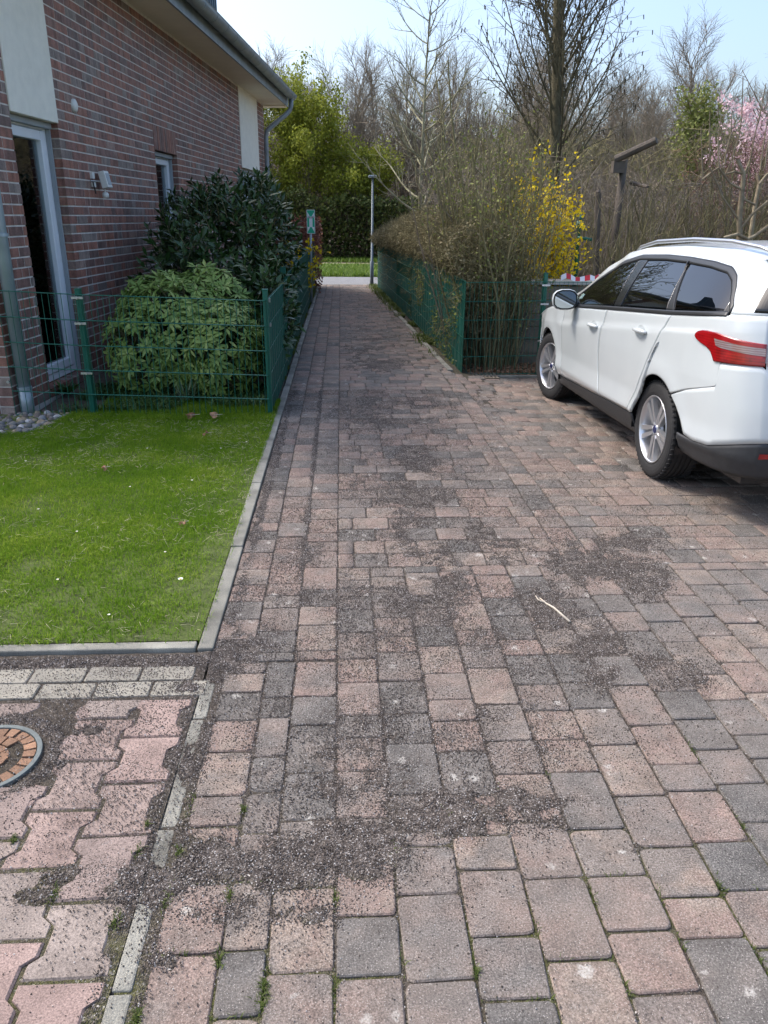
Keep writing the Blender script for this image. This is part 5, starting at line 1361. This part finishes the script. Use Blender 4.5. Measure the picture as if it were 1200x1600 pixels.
def copy_tree(o, parent=None):
    c = o.copy(); COL.objects.link(c); c.parent = parent
    for ch in o.children: copy_tree(ch, c)
    return c
M['yellow'] = leafmat('forsythia_flower', (.62, .42, .004), (.78, .58, .008), (.82, .66, .05), .6, .3, .2, 4)
M['pink'] = leafmat('pink_blossom', (.62, .42, .46), (.76, .58, .61), (.84, .72, .73), .6, .35, .2, 4)
shrub('hornbeam_bush', (1.74, 9.2, -.08), 301, 2.55, .85, 85, M['bark_olive'], 'tall upright bush of mossy stems at the corner of the right fence', None, M['hedge_green'], 3600, .035, 13, .012, spread=.6)
shrub('hornbeam_bush', (1.72, 10.0, -.08), 302, 2.2, 1.0, 45, M['bark_grey'], 'dense bare bush rising behind the corner of the right hedge', None, M['hedge_leaf'], 1600, .03, 13, .012)
shrub('forsythia', (2.58, 10.0, -.08), 303, 2.1, .5, 38, M['bark_olive'], 'large yellow flowering forsythia between the hedge corner and the wooden post', None, M['yellow'], 4300, .05, 12, .009, flower=True, spread=.3)
shrub('forsythia', (-.74, 14.6, 0), 304, 1.3, .3, 12, M['bark_olive'], 'small yellow forsythia showing over the left green fence', None, M['yellow'], 620, .07, 7, .008, flower=True)
s1 = shrub('bare_shrub', (3.9, 10.6, -.08), 305, 1.9, 1.1, 34, M['bark_olive'], 'bare mossy shrub in the thicket behind the car', 'bare shrubs behind the car', None, 0, .03, 13, .013)
s2 = shrub('bare_shrub', (3.5, 10.9, -.08), 306, 2.1, 1.2, 32, M['bark_grey'], 'bare mossy shrub in the thicket behind the car', 'bare shrubs behind the car', None, 0, .03, 13, .013)
s3 = shrub('bare_shrub', (4.5, 11.4, -.08), 307, 2.3, 1.3, 36, M['bark_olive'], 'bare mossy shrub in the thicket behind the car', 'bare shrubs behind the car', M['hedge_leaf'], 700, .03, 13, .014)
r3 = random.Random(4)
for i, (x, y) in enumerate(((4.0, 12.6), (5.2, 12.3), (5.9, 11.6), (6.6, 12.8), (4.9, 13.8), (3.0, 12.4), (2.2, 11.6), (7.2, 12.2), (6.0, 14.0), (7.6, 14.2), (2.4, 13.6), (3.6, 14.8))):
    o = copy_tree((s1, s2, s3)[i % 3]); o.location = (x, y, -.08); o.rotation_euler.z = r3.uniform(0, 6.28); k = r3.uniform(.9, 1.2); o.scale = (k, k, k*r3.uniform(.9, 1.1))
# tangled undergrowth that fills the garden behind the car
r2 = np.random.default_rng(91); n = 15000
P = np.c_[r2.uniform(1.6, 13, n), 11.6+7*r2.random(n), np.zeros(n)]; top = 1.9+.9*fbm(P[:, 0], P[:, 1], .5, 8); P[:, 2] = top*r2.random(n)**.8
D = rand_dirs(n, .55, r2); L = r2.uniform(.2, .6, (n, 1)); V, Fc = tubes(P-D*L*.5, P+D*L*.5, np.full(n, .0055), np.full(n, .002))
tag(link('garden_undergrowth', nmesh('garden_undergrowth', V, Fc, M['bark_grey'])), 'tangled bare brown undergrowth filling the garden behind the car', 'undergrowth', kind='stuff')
n = 7000; P = np.c_[r2.uniform(6.2, 12, n), r2.uniform(12.5, 15.5, n), np.zeros(n)]; P[:, 2] = (2.6+.5*fbm(P[:, 0], P[:, 1], .6, 9))*r2.random(n)**.7
D = rand_dirs(n, .4, r2); L = r2.uniform(.15, .45, (n, 1)); V, Fc = tubes(P-D*L*.5, P+D*L*.5, np.full(n, .005), np.full(n, .002))
rs = empty('red_twig_shrub', (8.5, 13.5, 0)); tag(rs, 'dark red brown twiggy shrub below the pink blossom on the right', 'shrub')
link('twigs', nmesh('twigs', V, Fc, M['bark_red']), rs)
for sx_ in (8.5, 7.5):
    w_ = Wood(); w_.poly(*branch(r2, (sx_, 13.5, -.1), (0, 0, 1), 2, .05, 6, .1, .05)); link('stem', w_.mesh('stem', M['bark_red'], 5), rs)
# ---- trees
def tree(name, label, base, big, small, m, extra=(), group=None, local=False):
    root = empty(name, base); tag(root, label, 'tree', group)
    link('trunk', big.mesh('trunk', m, 6), root, (0, 0, 0)); link('crown', small.mesh('crown', m, 3), root, (0, 0, 0))
    for nm, me in extra: link(nm, me, root, (0, 0, 0))
    return root
b = at_depth(880, 240, 13)
big, small, tips, lv = grow(401, (0, 0, -.1), (.0, 0, 1), 10.5, .11, [dict(n=90, t0=.19, len=2.35, ang=38, wob=.05, trop=.075, nseg=7, rad=.02, shrink=.4, end=.25), dict(n=12, t0=.12, len=.85, ang=38, wob=.08, trop=.05, nseg=4, rad=.0085, shrink=.5), dict(n=4, t0=.25, len=.3, ang=45, wob=.1, trop=.02, nseg=2, rad=.005, shrink=.3)])
rt = np.random.default_rng(5); q = tips[rt.random(len(tips)) < .5]; V, Fc = tubes(q, q-np.array([[0, 0, .06]])+rt.normal(0, .008, (len(q), 3)), np.full(len(q), .0075), np.full(len(q), .006), 4)
tree('alder_tree', 'big bare alder with catkins rising above the yellow forsythia', (b.x, b.y, 0), big, small, M['bark_alder'], [('catkins', nmesh('catkins', V, Fc, M['bark_dark']))])
b = at_depth(652, 330, 19.6)
big, small, tips, lv = grow(402, (0, 0, -.1), (.01, 0, 1), 5.9, .06, [dict(n=26, t0=.27, len=2.3, ang=68, wob=.06, trop=.11, nseg=8, rad=.026, shrink=.55, end=.25), dict(n=8, t0=.25, len=.75, ang=38, wob=.08, trop=.06, nseg=4, rad=.010, shrink=.4), dict(n=3, t0=.3, len=.3, ang=40, wob=.1, trop=.05, nseg=2, rad=.006, shrink=.3)])
tree('young_bare_tree', 'slender bare tree with pale upswept branches beside the street lamp', (b.x, b.y, 0), big, small, M['bark_pale'])
# multi stemmed coppice left of the alder
shrub('coppiced_tree', (1.95, 11.2, -.08), 320, 3.6, .5, 9, M['bark_olive'], 'cluster of tall straight bare stems left of the alder', None, None, 0, .03, 16, .02, cat='tree')
# woodland beyond the road
wood = []
for i in range(5):
    big, small, tips, lv = grow(410+i, (0, 0, -.1), (.0, 0, 1), 8.6, .10, [dict(n=24, t0=.16, len=2.6, ang=36, wob=.06, trop=.08, nseg=5, rad=.034, shrink=.4, end=.3), dict(n=9, t0=.1, len=1.2, ang=32, wob=.08, trop=.06, nseg=3, rad=.012, shrink=.3, lim=False), dict(n=7, t0=.1, len=.6, ang=35, wob=.08, trop=.05, nseg=1, rad=.0075, shrink=.3, lim=False)])
    wood.append((big, small))
wl_ = 'bare brown woodland tree beyond the road'
roots = [tree('woodland_tree', wl_, (0, 60, 0), bg_, sm_2, M['bark_wood'], group='bare trees of the wood beyond the road') for bg_, sm_2 in wood]
spots = []
r3 = random.Random(9)
for row_y, x0, x1, st, hs in ((37.5, -6, 14, 1.5, .74), (41, -9, 30, 1.6, .86), (48, -10, 40, 1.8, 1.0), (26, 9.5, 24, 2.6, .52), (31, 6.0, 26, 2.0, .62)):
    x = x0
    while x < x1: spots.append((x+r3.uniform(-.6, .6), row_y+r3.uniform(-1.5, 1.5), hs*r3.uniform(.82, 1.12), {37.5: 'bare brown tree at the near edge of the wood beyond the road', 41: 'bare brown tree in the middle of the wood beyond the road', 48: 'tall bare tree at the back of the wood beyond the road', 26: 'low bare tree among the gardens far behind the car', 31: 'bare tree between the gardens and the wood on the right'}[row_y])); x += st
for i, (x, y, k, lab_) in enumerate(spots):
    o = roots[i] if i < 5 else copy_tree(roots[i % 5]); o['label'] = lab_; o['group'] = lab_.split(' ', 1)[1].replace('tree', 'trees'); o.location = (x, y, -.05); o.rotation_euler.z = r3.uniform(0, 6.28); o.scale = (k*1.05, k*1.05, k)
print('woodland', len(spots))
# brushwood mass inside the wood
n = 34000; P = np.c_[r2.uniform(-9, 34, n), r2.uniform(35, 46, n), np.zeros(n)]; top = 4.6+2.0*fbm(P[:, 0], P[:, 1], .35, 14); P[:, 2] = top*r2.random(n)**.75
D = rand_dirs(n, 1.0, r2); L = r2.uniform(.5, 1.5, (n, 1)); V, Fc = tubes(P-D*L*.5, P+D*L*.5, np.full(n, .014), np.full(n, .005))
tag(link('woodland_brush', nmesh('woodland_brush', V, Fc, M['bark_wood'])), 'dense brown brushwood filling the wood beyond the road', 'brushwood', kind='stuff')
n = 9000; P = np.c_[r2.uniform(3.5, 26, n), r2.uniform(22, 32, n), np.zeros(n)]; P[:, 2] = (3.0+1.6*fbm(P[:, 0], P[:, 1], .4, 15))*r2.random(n)**.75
D = rand_dirs(n, .9, r2); L = r2.uniform(.4, 1.1, (n, 1)); V, Fc = tubes(P-D*L*.5, P+D*L*.5, np.full(n, .011), np.full(n, .004))
tag(link('orchard_brush', nmesh('orchard_brush', V, Fc, M['bark_olive'])), 'olive brown brush behind the gardens on the right', 'brushwood', kind='stuff')
# fresh green trees at the edge of the wood
def leafy_tree(loc, seed, h, w, nl, m, label, ls=.13, group=None, weep=.0):
    big, small, tips, lv = grow(seed, (0, 0, -.1), (0, 0, 1), h*.92, .11, [dict(n=24, t0=.1, len=w*.62, ang=50, wob=.08, trop=.06, nseg=5, rad=.03, shrink=.45), dict(n=7, t0=.2, len=w*.22, ang=40, wob=.1, trop=.0, nseg=3, rad=.012, shrink=.3)])
    r4 = np.random.default_rng(seed); pts = np.concatenate([x[0] for x in lv]); q = pts[r4.integers(0, len(pts), nl)]+r4.normal(0, .14, (nl, 3))
    lm = leaf_mesh('leaves', q, rand_dirs(nl, -.5, r4), rand_dirs(nl, .4, r4), r4.uniform(.7, 1.3, nl)*ls, r4.uniform(.4, .65, nl)*ls, m, four=False)
    return tree('green_tree', label, loc, big, small, M['bark_olive'], [('leaves', lm)], group)
leafy_tree((-1.2, 33.8, 0), 501, 5.7, 5.2, 24000, M['spring'], 'fresh yellow green tree at the wood edge beside the house gutter')
leafy_tree((-3.9, 34.2, 0), 502, 5.6, 4.0, 12000, M['spring'], 'fresh green tree half hidden behind the far house corner')
leafy_tree((1.2, 34.5, 0), 503, 4.0, 3.0, 9000, M['spring'], 'low fresh green tree behind the slender bare tree')
leafy_tree((at_depth(1095, 180, 27).x, 27, 0), 504, 5.4, 2.2, 5000, M['hedge_green'], 'small olive green tree behind the pink blossom', .13)
# pink blossom
mg = at_depth(1185, 165, 16)
big, small, tips, lv = grow(510, (0, 0, -.1), (-.05, 0, 1), 3.1, .06, [dict(n=26, t0=.4, len=2.1, ang=52, wob=.07, trop=.08, nseg=6, rad=.03, shrink=.3), dict(n=8, t0=.25, len=.55, ang=40, wob=.1, trop=.05, nseg=3, rad=.010, shrink=.3)])
r4 = np.random.default_rng(6); pts = np.concatenate([x[0][1:] for x in lv]); pts = pts[pts[:, 2] > 2.3]; pts = pts*np.array([[1, 1, .88]]); nl = 8000; q = pts[r4.integers(0, len(pts), nl)]+r4.normal(0, .06, (nl, 3))
tree('magnolia_tree', 'pink blossoming tree at the right edge behind the garden', (mg.x+.9, 16, 0), big, small, M['bark_grey'], [('blossom', leaf_mesh('blossom', q, rand_dirs(nl, .5, r4), rand_dirs(nl, .4, r4), r4.uniform(.7, 1.3, nl)*.07, r4.uniform(.5, .8, nl)*.07, M['pink'], four=False))])
# pollarded tree behind the car roof (drawn from the photograph, ten metres away)
pw = Wood(); rp = np.random.default_rng(8)
def pl(lst, r0, r1, Y=10.0, dy=0.0):
    n = len(lst); r0, r1 = r0*.62, r1*.7; pts = [np.array(at_depth(x, y, Y+dy*i/(n-1))) for i, (x, y) in enumerate(lst)]
    pw.poly(pts, np.linspace(r0, r1, n))
pl([(1156, 470), (1154, 400), (1156, 364), (1155, 340), (1160, 296), (1162, 272), (1152, 250)], .07, .03)
pl([(1165, 450), (1174, 360), (1180, 320), (1186, 288), (1183, 274)], .05, .028, 10.1, .2)
pl([(1154, 362), (1176, 334), (1200, 314), (1230, 296)], .03, .02, 10, -.2); pl([(1130, 372), (1152, 366), (1168, 374), (1180, 368), (1200, 354), (1240, 340)], .035, .03, 9.9)
for ls2 in ([(1134, 272), (1140, 258), (1154, 216), (1159, 184), (1161, 120)], [(1164, 269), (1172, 250), (1180, 208), (1190, 168), (1197, 130)], [(1123, 260), (1122, 220), (1127, 180)], [(1109, 258), (1109, 174)], [(1098, 278), (1095, 198)],
            [(1133, 256), (1134, 240), (1142, 208), (1144, 172)], [(1188, 266), (1192, 232), (1199, 188)], [(1195, 262), (1202, 210), (1206, 150)]): pl(ls2, .016, .007, 10+rp.uniform(-.2, .2))
for ls2 in ([(1160, 296), (1140, 286), (1123, 262)], [(1162, 272), (1148, 268), (1134, 272)], [(1155, 345), (1130, 310), (1109, 262)], [(1180, 320), (1163, 312), (1160, 300)], [(1186, 288), (1196, 275), (1210, 262)], [(1123, 262), (1108, 272), (1098, 280)]): pl(ls2, .022, .017)
pr_ = at_depth(1156, 470, 10); pt = empty('pollarded_tree', (pr_.x, 10, -.1)); tag(pt, 'gnarled pollarded tree with straight upright shoots behind the car roof', 'tree')
link('trunk', pw.mesh('trunk', bark('pollard_bark', (.16, .125, .085), (.33, .28, .19)), 6), pt)

# ================================================================ small things
# street lamp
lx = at_depth(581, 443, 19.9)
sl = empty('street_lamp', (lx.x, 19.9, 0)); tag(sl, 'thin grey street lamp at the far end of the path', 'street lamp')
MB().tube([(lx.x, 19.9, -.1), (lx.x, 19.9, .55), (lx.x, 19.9, .56), (lx.x+.01, 19.9, 2.45)], [.045, .045, .03, .022], 10).build('pole', M['dormer'], sl, smooth=True)
MB().box(lx.x-.09, lx.x+.10, 19.75, 20.05, 2.45, 2.50).build('lamp_head', M['zinc_pale'], sl, bevel=.015)
# green sign with white pictogram
sgp = at_depth(485, 365, 15.2); sg_ = empty('green_sign', (sgp.x, 15.2, 0)); tag(sg_, 'narrow green sign with white pictogram on a grey pole', 'sign')
MB().tube([(sgp.x-.01, 15.2, -.05), (sgp.x+.01, 15.2, 1.66)], .022, 10).build('pole', M['zinc_pale'], sg_, smooth=True)
M['sign_green'] = plain('sign_green', (.015, .45, .25), .4); M['sign_white'] = plain('sign_white', (.82, .84, .82), .4)
zc_, hw_, hh_ = 1.488, .075, .205; xs_, ys_ = sgp.x+.015, 15.17
board = MB().box(xs_-hw_, xs_+hw_, ys_-.006, ys_, zc_-hh_, zc_+hh_).build('board', M['sign_white'], sg_)
MB().box(xs_-hw_+.008, xs_+hw_-.008, ys_-.0075, ys_-.006, zc_-hh_+.008, zc_+hh_-.008).build('green_field', M['sign_green'], board)
def flat(poly): 
    n = len(poly); vs = [(xs_+x, ys_-d_, zc_+z) for d_ in (.0075, .0088) for x, z in poly]
    return MB().add(vs, [tuple(range(n, 2*n))]+[(i, (i+1) % n, n+(i+1) % n, n+i) for i in range(n)])
w2 = .062
pic = MB()
for poly in ([(-w2, .165), (-.02, .10), (-.02, .07), (-w2, .07)], [(w2, .165), (w2, .07), (.02, .07), (.02, .10)], [(-.03, .07), (.03, .07), (.03, -.09), (-.03, -.09)], [(-w2, -.09), (-.01, -.09), (-w2, -.175)], [(w2, -.09), (w2, -.175), (.01, -.09)], [(-.05, .09), (.05, .09), (.04, .06), (-.04, .06)]):
    n0 = len(poly); f = flat(poly); pic.add(f.v, f.f)
pic.build('pictogram', M['sign_white'], board)
# wooden post with leaning beam
M['oldwood'] = mat('weathered_wood', (.1, .083, .066), .85, .3, 4, .8, 40)
pb, pt_ = at_depth(976, 420, 11.5), at_depth(975, 252, 11.5)
wp = empty('garden_post', (pb.x, 11.5, -.1)); tag(wp, 'weathered wooden post carrying a slanting beam behind the car', 'post')
MB().tube([(pt_.x, 11.5, -.1), (pt_.x-.01, 11.5, 1.2), (pt_.x, 11.5, pt_.z+.02)], [.06, .056, .052], 10).build('upright', M['oldwood'], wp, smooth=True)
a, c = at_depth(962, 249, 11.42), at_depth(1026, 219, 11.1)
MB().tube([a, c], [.052, .048], 8).build('beam', M['oldwood'], wp)
MB().box(a.x-.03, a.x+.13, 11.38, 11.5, a.z-.17, a.z-.02).build('bracket', M['bark_dark'] if False else M['oldwood'], wp)
a, c = at_depth(985, 285, 11.55), at_depth(1012, 292, 11.0); MB().tube([a, c], [.03, .02], 6).build('peg', M['oldwood'], wp)
p2, q2 = at_depth(935, 300, 11.0), at_depth(938, 430, 11.0); st2 = empty('stake', (q2.x, 11, -.1)); tag(st2, 'dark leaning stake between the forsythia and the wooden post', 'stake')
MB().tube([(q2.x, 11, -.1), p2], [.05, .04], 7).build('shaft', M['oldwood'], st2); MB().tube([p2, (p2.x, p2.y, p2.z+.03)], [.04, .02], 7).build('tip', M['oldwood'], st2)
p2, q2 = at_depth(876, 335, 10.0), at_depth(868, 450, 10.0); st3 = empty('stake', (q2.x, 10, -.1)); tag(st3, 'pale grey leaning stake in front of the forsythia', 'stake')
MB().tube([(q2.x-.02, 10, -.1), p2], [.03, .028], 7).build('shaft', M['zinc_pale'], st3); MB().tube([p2, (p2.x, p2.y, p2.z+.02)], [.028, .015], 7).build('tip', M['zinc_pale'], st3)
p2, q2 = at_depth(897, 345, 10.2), at_depth(897, 450, 10.2); gp = empty('garden_pump', (q2.x, 10.2, -.1)); tag(gp, 'dark green iron garden pump behind the fence post', 'pump')
MB().tube([(q2.x, 10.2, -.1), (q2.x, 10.2, p2.z-.12), (q2.x, 10.2, p2.z-.08), (q2.x, 10.2, p2.z)], [.03, .03, .05, .045], 10).build('column', M['green_metal'], gp, smooth=True)
MB().tube([(q2.x, 10.2, p2.z), (q2.x, 10.2, p2.z+.07)], [.04, .015], 10).build('cap', M['green_metal'], gp, smooth=True); MB().tube([(q2.x-.02, 10.18, p2.z-.2), (q2.x+.14, 10.1, p2.z-.22)], [.022, .02], 8).build('spout', M['green_metal'], gp, smooth=True)
# compost box of boards with a pale lid and barrier tape
bx0, bx1, by0, by1 = 2.14, 3.4, 9.35, 10.1
cb = empty('compost_box', (2.6, 9.7, -.1)); tag(cb, 'dark wooden board box with pale lid behind the mesh fence', 'box')
M['boxwood'] = mat('dark_board', (.17, .14, .105), .85, .3, 4, .7, 30, piece=.25)
for i in range(6):
    z = -.1+i*.158
    MB().box(bx0+.06, bx1, by0, by0+.025, z, z+.15).build('board', M['boxwood'], cb); MB().box(bx0, bx0+.025, by0+.03, by1, z, z+.15).build('board', M['boxwood'], cb)
for x, y in ((bx0+.03, by0+.03), (bx1-.03, by0+.06), (bx0+.05, by1)): MB().box(x-.03, x+.03, y-.035, y+.035, -.15, .87).build('corner_post', M['boxwood'], cb)
MB().box(bx0-.03, bx1+.03, by0-.04, by1+.03, .86, .895).build('lid', mat('pale_board', (.42, .4, .36), .8, .15, 4), cb, bevel=.005)
tp = empty('barrier_tape', (2.95, 9.45, .9)); tag(tp, 'crumpled red and white barrier tape lying on the board box', 'tape')
M['tape_red'] = plain('tape_red', (.6, .02, .03), .4); M['tape_white'] = plain('tape_white', (.8, .78, .78), .4)
rt_ = np.random.default_rng(19); p = np.array([2.62, 9.42, .93]); 
for i in range(16):
    q = p+np.array([.06, rt_.normal(0, .02), rt_.normal(0, .03)]); q[2] = min(max(q[2], .91), 1.0)
    MB().add([(p[0], p[1], p[2]-.03), (q[0], q[1], q[2]-.03), (q[0], q[1]+.02, q[2]+.03), (p[0], p[1]+.02, p[2]+.03)], [(0, 1, 2, 3)]).build('red_piece' if i % 2 else 'white_piece', M['tape_red' if i % 2 else 'tape_white'], tp); p = q
# drain grate by the fence corner
gc = on_ground(754, 588, -.07); dg = empty('drain_grate', (gc.x, gc.y, gc.z)); tag(dg, 'black iron drain grate in the paving before the right fence', 'drain')
gzz = float(gz(gc.x, gc.y)); mb = MB()
for (a, b, c, d) in ((-.16, .16, -.16, -.13), (-.16, .16, .13, .16), (-.16, -.13, -.13, .13), (.13, .16, -.13, .13)): mb.box(gc.x+a, gc.x+b, gc.y+c, gc.y+d, gzz-.05, gzz+.005)
mb.build('grate_frame', M['boxwood'], dg); gm = MB().box(-.011, .011, -.13, .13, -.03, .004).mesh('grate_bar', M['boxwood'])
for i in range(6): link('grate_bar', gm, dg, (-.105+.042*i, 0, gzz-gc.z))
MB().box(gc.x-.13, gc.x+.13, gc.y-.13, gc.y+.13, gzz-.05, gzz-.045).build('grate_pit', C['black'], dg)
# manhole cover filled with small clinker setts
mc = Vector((-1.13, 2.03, 0)); mh = empty('manhole_cover', mc); tag(mh, 'round manhole cover with grey iron ring and orange clinker setts', 'manhole cover')
lb(MB().lathe([(.152, -.03), (.152, .0035), (.153, .005), (.167, .005), (.168, .0035), (.168, -.05)], 56), 'ring', mat('painted_iron', (.12, .14, .135), .6, .2, 40, .3, 300), mh, smooth=False)
lb(MB().lathe([(0, -.004), (.152, -.004)], 40), 'cover_bed', M['grit'], mh)
M['clinker'] = mat('orange_clinker', (.26, .145, .085), .8, .2, 20, .5, 250, piece=.25, fine=300)
for rad0, rad1, n in ((.113, .149, 22), (.073, .109, 15), (.034, .069, 9)):
    for k in range(n):
        a0, a1 = 2*math.pi*k/n+.03, 2*math.pi*(k+1)/n-.03
        if rad0 == .073 and k in (0, 1, 13, 14, 12): continue      # hidden under grit
        poly = [(rad0*math.cos(a0), rad0*math.sin(a0)), (rad1*math.cos(a0), rad1*math.sin(a0)), (rad1*math.cos((a0+a1)/2)*1.003, rad1*math.sin((a0+a1)/2)*1.003), (rad1*math.cos(a1), rad1*math.sin(a1)), (rad0*math.cos(a1), rad0*math.sin(a1))]
        lb(MB().prism(poly, -.01, erow.uniform(.0, .004)), 'sett', M['clinker'], mh)
lb(MB().lathe([(0, .003), (.028, .003), (.03, -.003)], 20), 'centre_plug', M['clinker'], mh)
# bare forked twig lying on the paving
p0, p1 = on_ground(890, 973), on_ground(843, 938)
tw = empty('dry_twig', (p0.x, p0.y, .004)); tag(tw, 'pale forked dry twig lying on the grit', 'twig')
M['twig'] = mat('bleached_twig', (.55, .48, .38), .8, .12, 30)
mid_ = (p0+p1)*.5+Vector((.004, .02, .006)); e_1 = p1+Vector((0, 0, .012)); sp_ = p0+(p1-p0)*.78+Vector((0, .005, .007))
MB().tube([p0+Vector((0, 0, .006)), mid_, sp_, e_1], [.0045, .0045, .004, .0025], 7).build('stem', M['twig'], tw, smooth=True)
MB().tube([sp_, sp_+Vector((-.03, .02, .008)), sp_+Vector((-.035, .05, .012))], [.003, .003, .0015], 6).build('fork', M['twig'], tw, smooth=True)
# dead leaves on the lawn
M['deadleaf'] = leafmat('dead_leaf', (.2, .1, .05), (.36, .2, .11), (.48, .3, .19), .8, .2)
def dead_leaf(px, py, size, label, z=.035):
    g = on_ground(px, py, z); r4 = random.Random(px)
    root = empty('dead_leaf', (g.x, g.y, z)); tag(root, label, 'leaf', 'dead leaves on the lawn'); n = 14; vs = [(0, 0, .008)]
    for i in range(n):
        a = 2*math.pi*i/n; q = size*(.62+.38*abs(math.cos(2.5*a)))*r4.uniform(.8, 1.1); vs.append((q*math.cos(a), q*math.sin(a)*.8, .012*math.sin(3*a)+size*.25*r4.uniform(0, 1)))
    o = lb(MB().add(vs, [(0, i+1, (i+1) % n+1) for i in range(n)]), 'blade', M['deadleaf'], root); o.rotation_euler = (R(r4.uniform(10, 35)), 0, r4.uniform(0, 6))
    lb(MB().tube([(0, 0, .008), (size*1.2, .01, .012)], .0015, 5), 'stalk', M['twig'], root)
dead_leaf(297, 650, .065, 'large brown dead leaf at the foot of the mesh fence', .04); dead_leaf(334, 650, .06, 'pale tan dead leaf at the fence near the corner post', .045)
dead_leaf(163, 732, .03, 'small curled dead leaf in the middle of the lawn'); dead_leaf(322, 678, .035, 'small brown dead leaf between fence and kerb'); dead_leaf(286, 818, .025, 'tiny whitish dead leaf near the kerb')
# daisies
M['petal'] = plain('daisy_petal', (.85, .85, .82), .6); M['daisyeye'] = plain('daisy_eye', (.75, .5, .03), .6)
pm = MB().lathe([(0, .002), (.009, .004), (.011, .006), (.006, .0), (0, -.001)], 10).mesh('petals', M['petal']); em = MB().lathe([(0, .006), (.004, .005), (.005, .001)], 8).mesh('eye', M['daisyeye'])
for i, (px, py) in enumerate(((282, 905), (203, 760), (300, 750), (60, 795), (120, 830), (230, 700), (345, 700), (40, 720), (258, 862), (90, 905), (170, 960), (385, 690))):
    g = on_ground(px, py, .045); d_o = empty('daisy', (g.x, g.y, .02)); tag(d_o, 'tiny white daisy in the lawn', 'daisy', 'daisies in the lawn')
    k = .55 if i else 1.1
    for nm, me in (('petals', pm), ('eye', em)):
        o = link(nm, me, d_o, (0, 0, .022)); o.scale = (k, k, k)
# pebble bed at the house corner
peb = tag(link('pebble_bed', nmesh('pebble_bed', [(-3.6, 5.86, .006), (-2.5, 5.86, .006), (-2.32, 6.05, .006), (-2.28, 6.35, .006), (-2.42, 6.62, .006), (-2.70, 6.62, .006), (-2.755, 6.46, .006), (-3.6, 6.46, .006)], np.array([[0, 1, 2, 3, 4, 5, 6, 7]]), M['litter'])), kind='structure')
def stone_mat(i, c): return mat('pebble_%s' % i, c, .75, .25, 30, .3, 120)
sm3 = [stone_mat(n_, c) for n_, c in (('grey', (.15, .145, .135)), ('tan', (.26, .21, .14)), ('white', (.42, .41, .4)), ('brown', (.13, .105, .085)), ('blue', (.16, .165, .17)))]
slib = []
for k in range(10):
    r4 = np.random.default_rng(700+k); import bmesh
    bmm = bmesh.new(); bmesh.ops.create_icosphere(bmm, subdivisions=2, radius=1)
    ph = r4.uniform(0, 6, 6)
    for v in bmm.verts:
        f = 1+.14*math.sin(2.2*v.co.x+ph[0])+.12*math.sin(2.6*v.co.y+ph[1])+.1*math.sin(3*v.co.z+ph[2]); v.co *= f
    me = bpy.data.meshes.new('stone'); bmm.to_mesh(me); bmm.free(); me.materials.append(sm3[(0, 0, 4, 1, 0, 3, 2, 4, 0, 1)[k]])
    for p in me.polygons: p.use_smooth = True
    slib.append(me)
r4 = random.Random(31)
pl_ = []
for i in range(900):
    x, y = r4.uniform(-3.35, -2.3), r4.uniform(5.88, 6.6)
    if x > -2.32-.9*max(0, 6.05-y) or (x < -2.76 and y > 6.45) or (math.hypot(x+2.64, y-6.55) < .07): continue
    s_ = r4.uniform(.016, .042)
    if all(math.hypot(x-a, y-b) > .72*(s_+c) for a, b, c in pl_): pl_.append((x, y, s_))
for i, (x, y, s_) in enumerate(pl_):
    o = link('stone', slib[i % 10], peb, (x, y, s_*.42)); o.scale = (s_*r4.uniform(.9, 1.2), s_*r4.uniform(.75, 1.0), s_*r4.uniform(.5, .75)); o.rotation_euler = (r4.uniform(-.2, .2), r4.uniform(-.2, .2), r4.uniform(0, 6.28))
print('stones', len(pl_))
# leaf litter under the right hedge
r5 = np.random.default_rng(55); n = 4200; X = r5.uniform(1.35, 3.2, n); Y = r5.uniform(8.6, 9.6, n)
tag(link('hedge_litter', leaf_mesh('hedge_litter', np.c_[X, Y, np.full(n, -.085)+r5.uniform(0, .02, n)], rand_dirs(n, 0, r5)*np.array([[1, 1, .3]]), rand_dirs(n, 2, r5), r5.uniform(.03, .06, n), r5.uniform(.02, .035, n), M['deadleaf'], four=False)), 'brown fallen leaves under the hedge behind the wire mesh', 'leaf litter', kind='stuff')
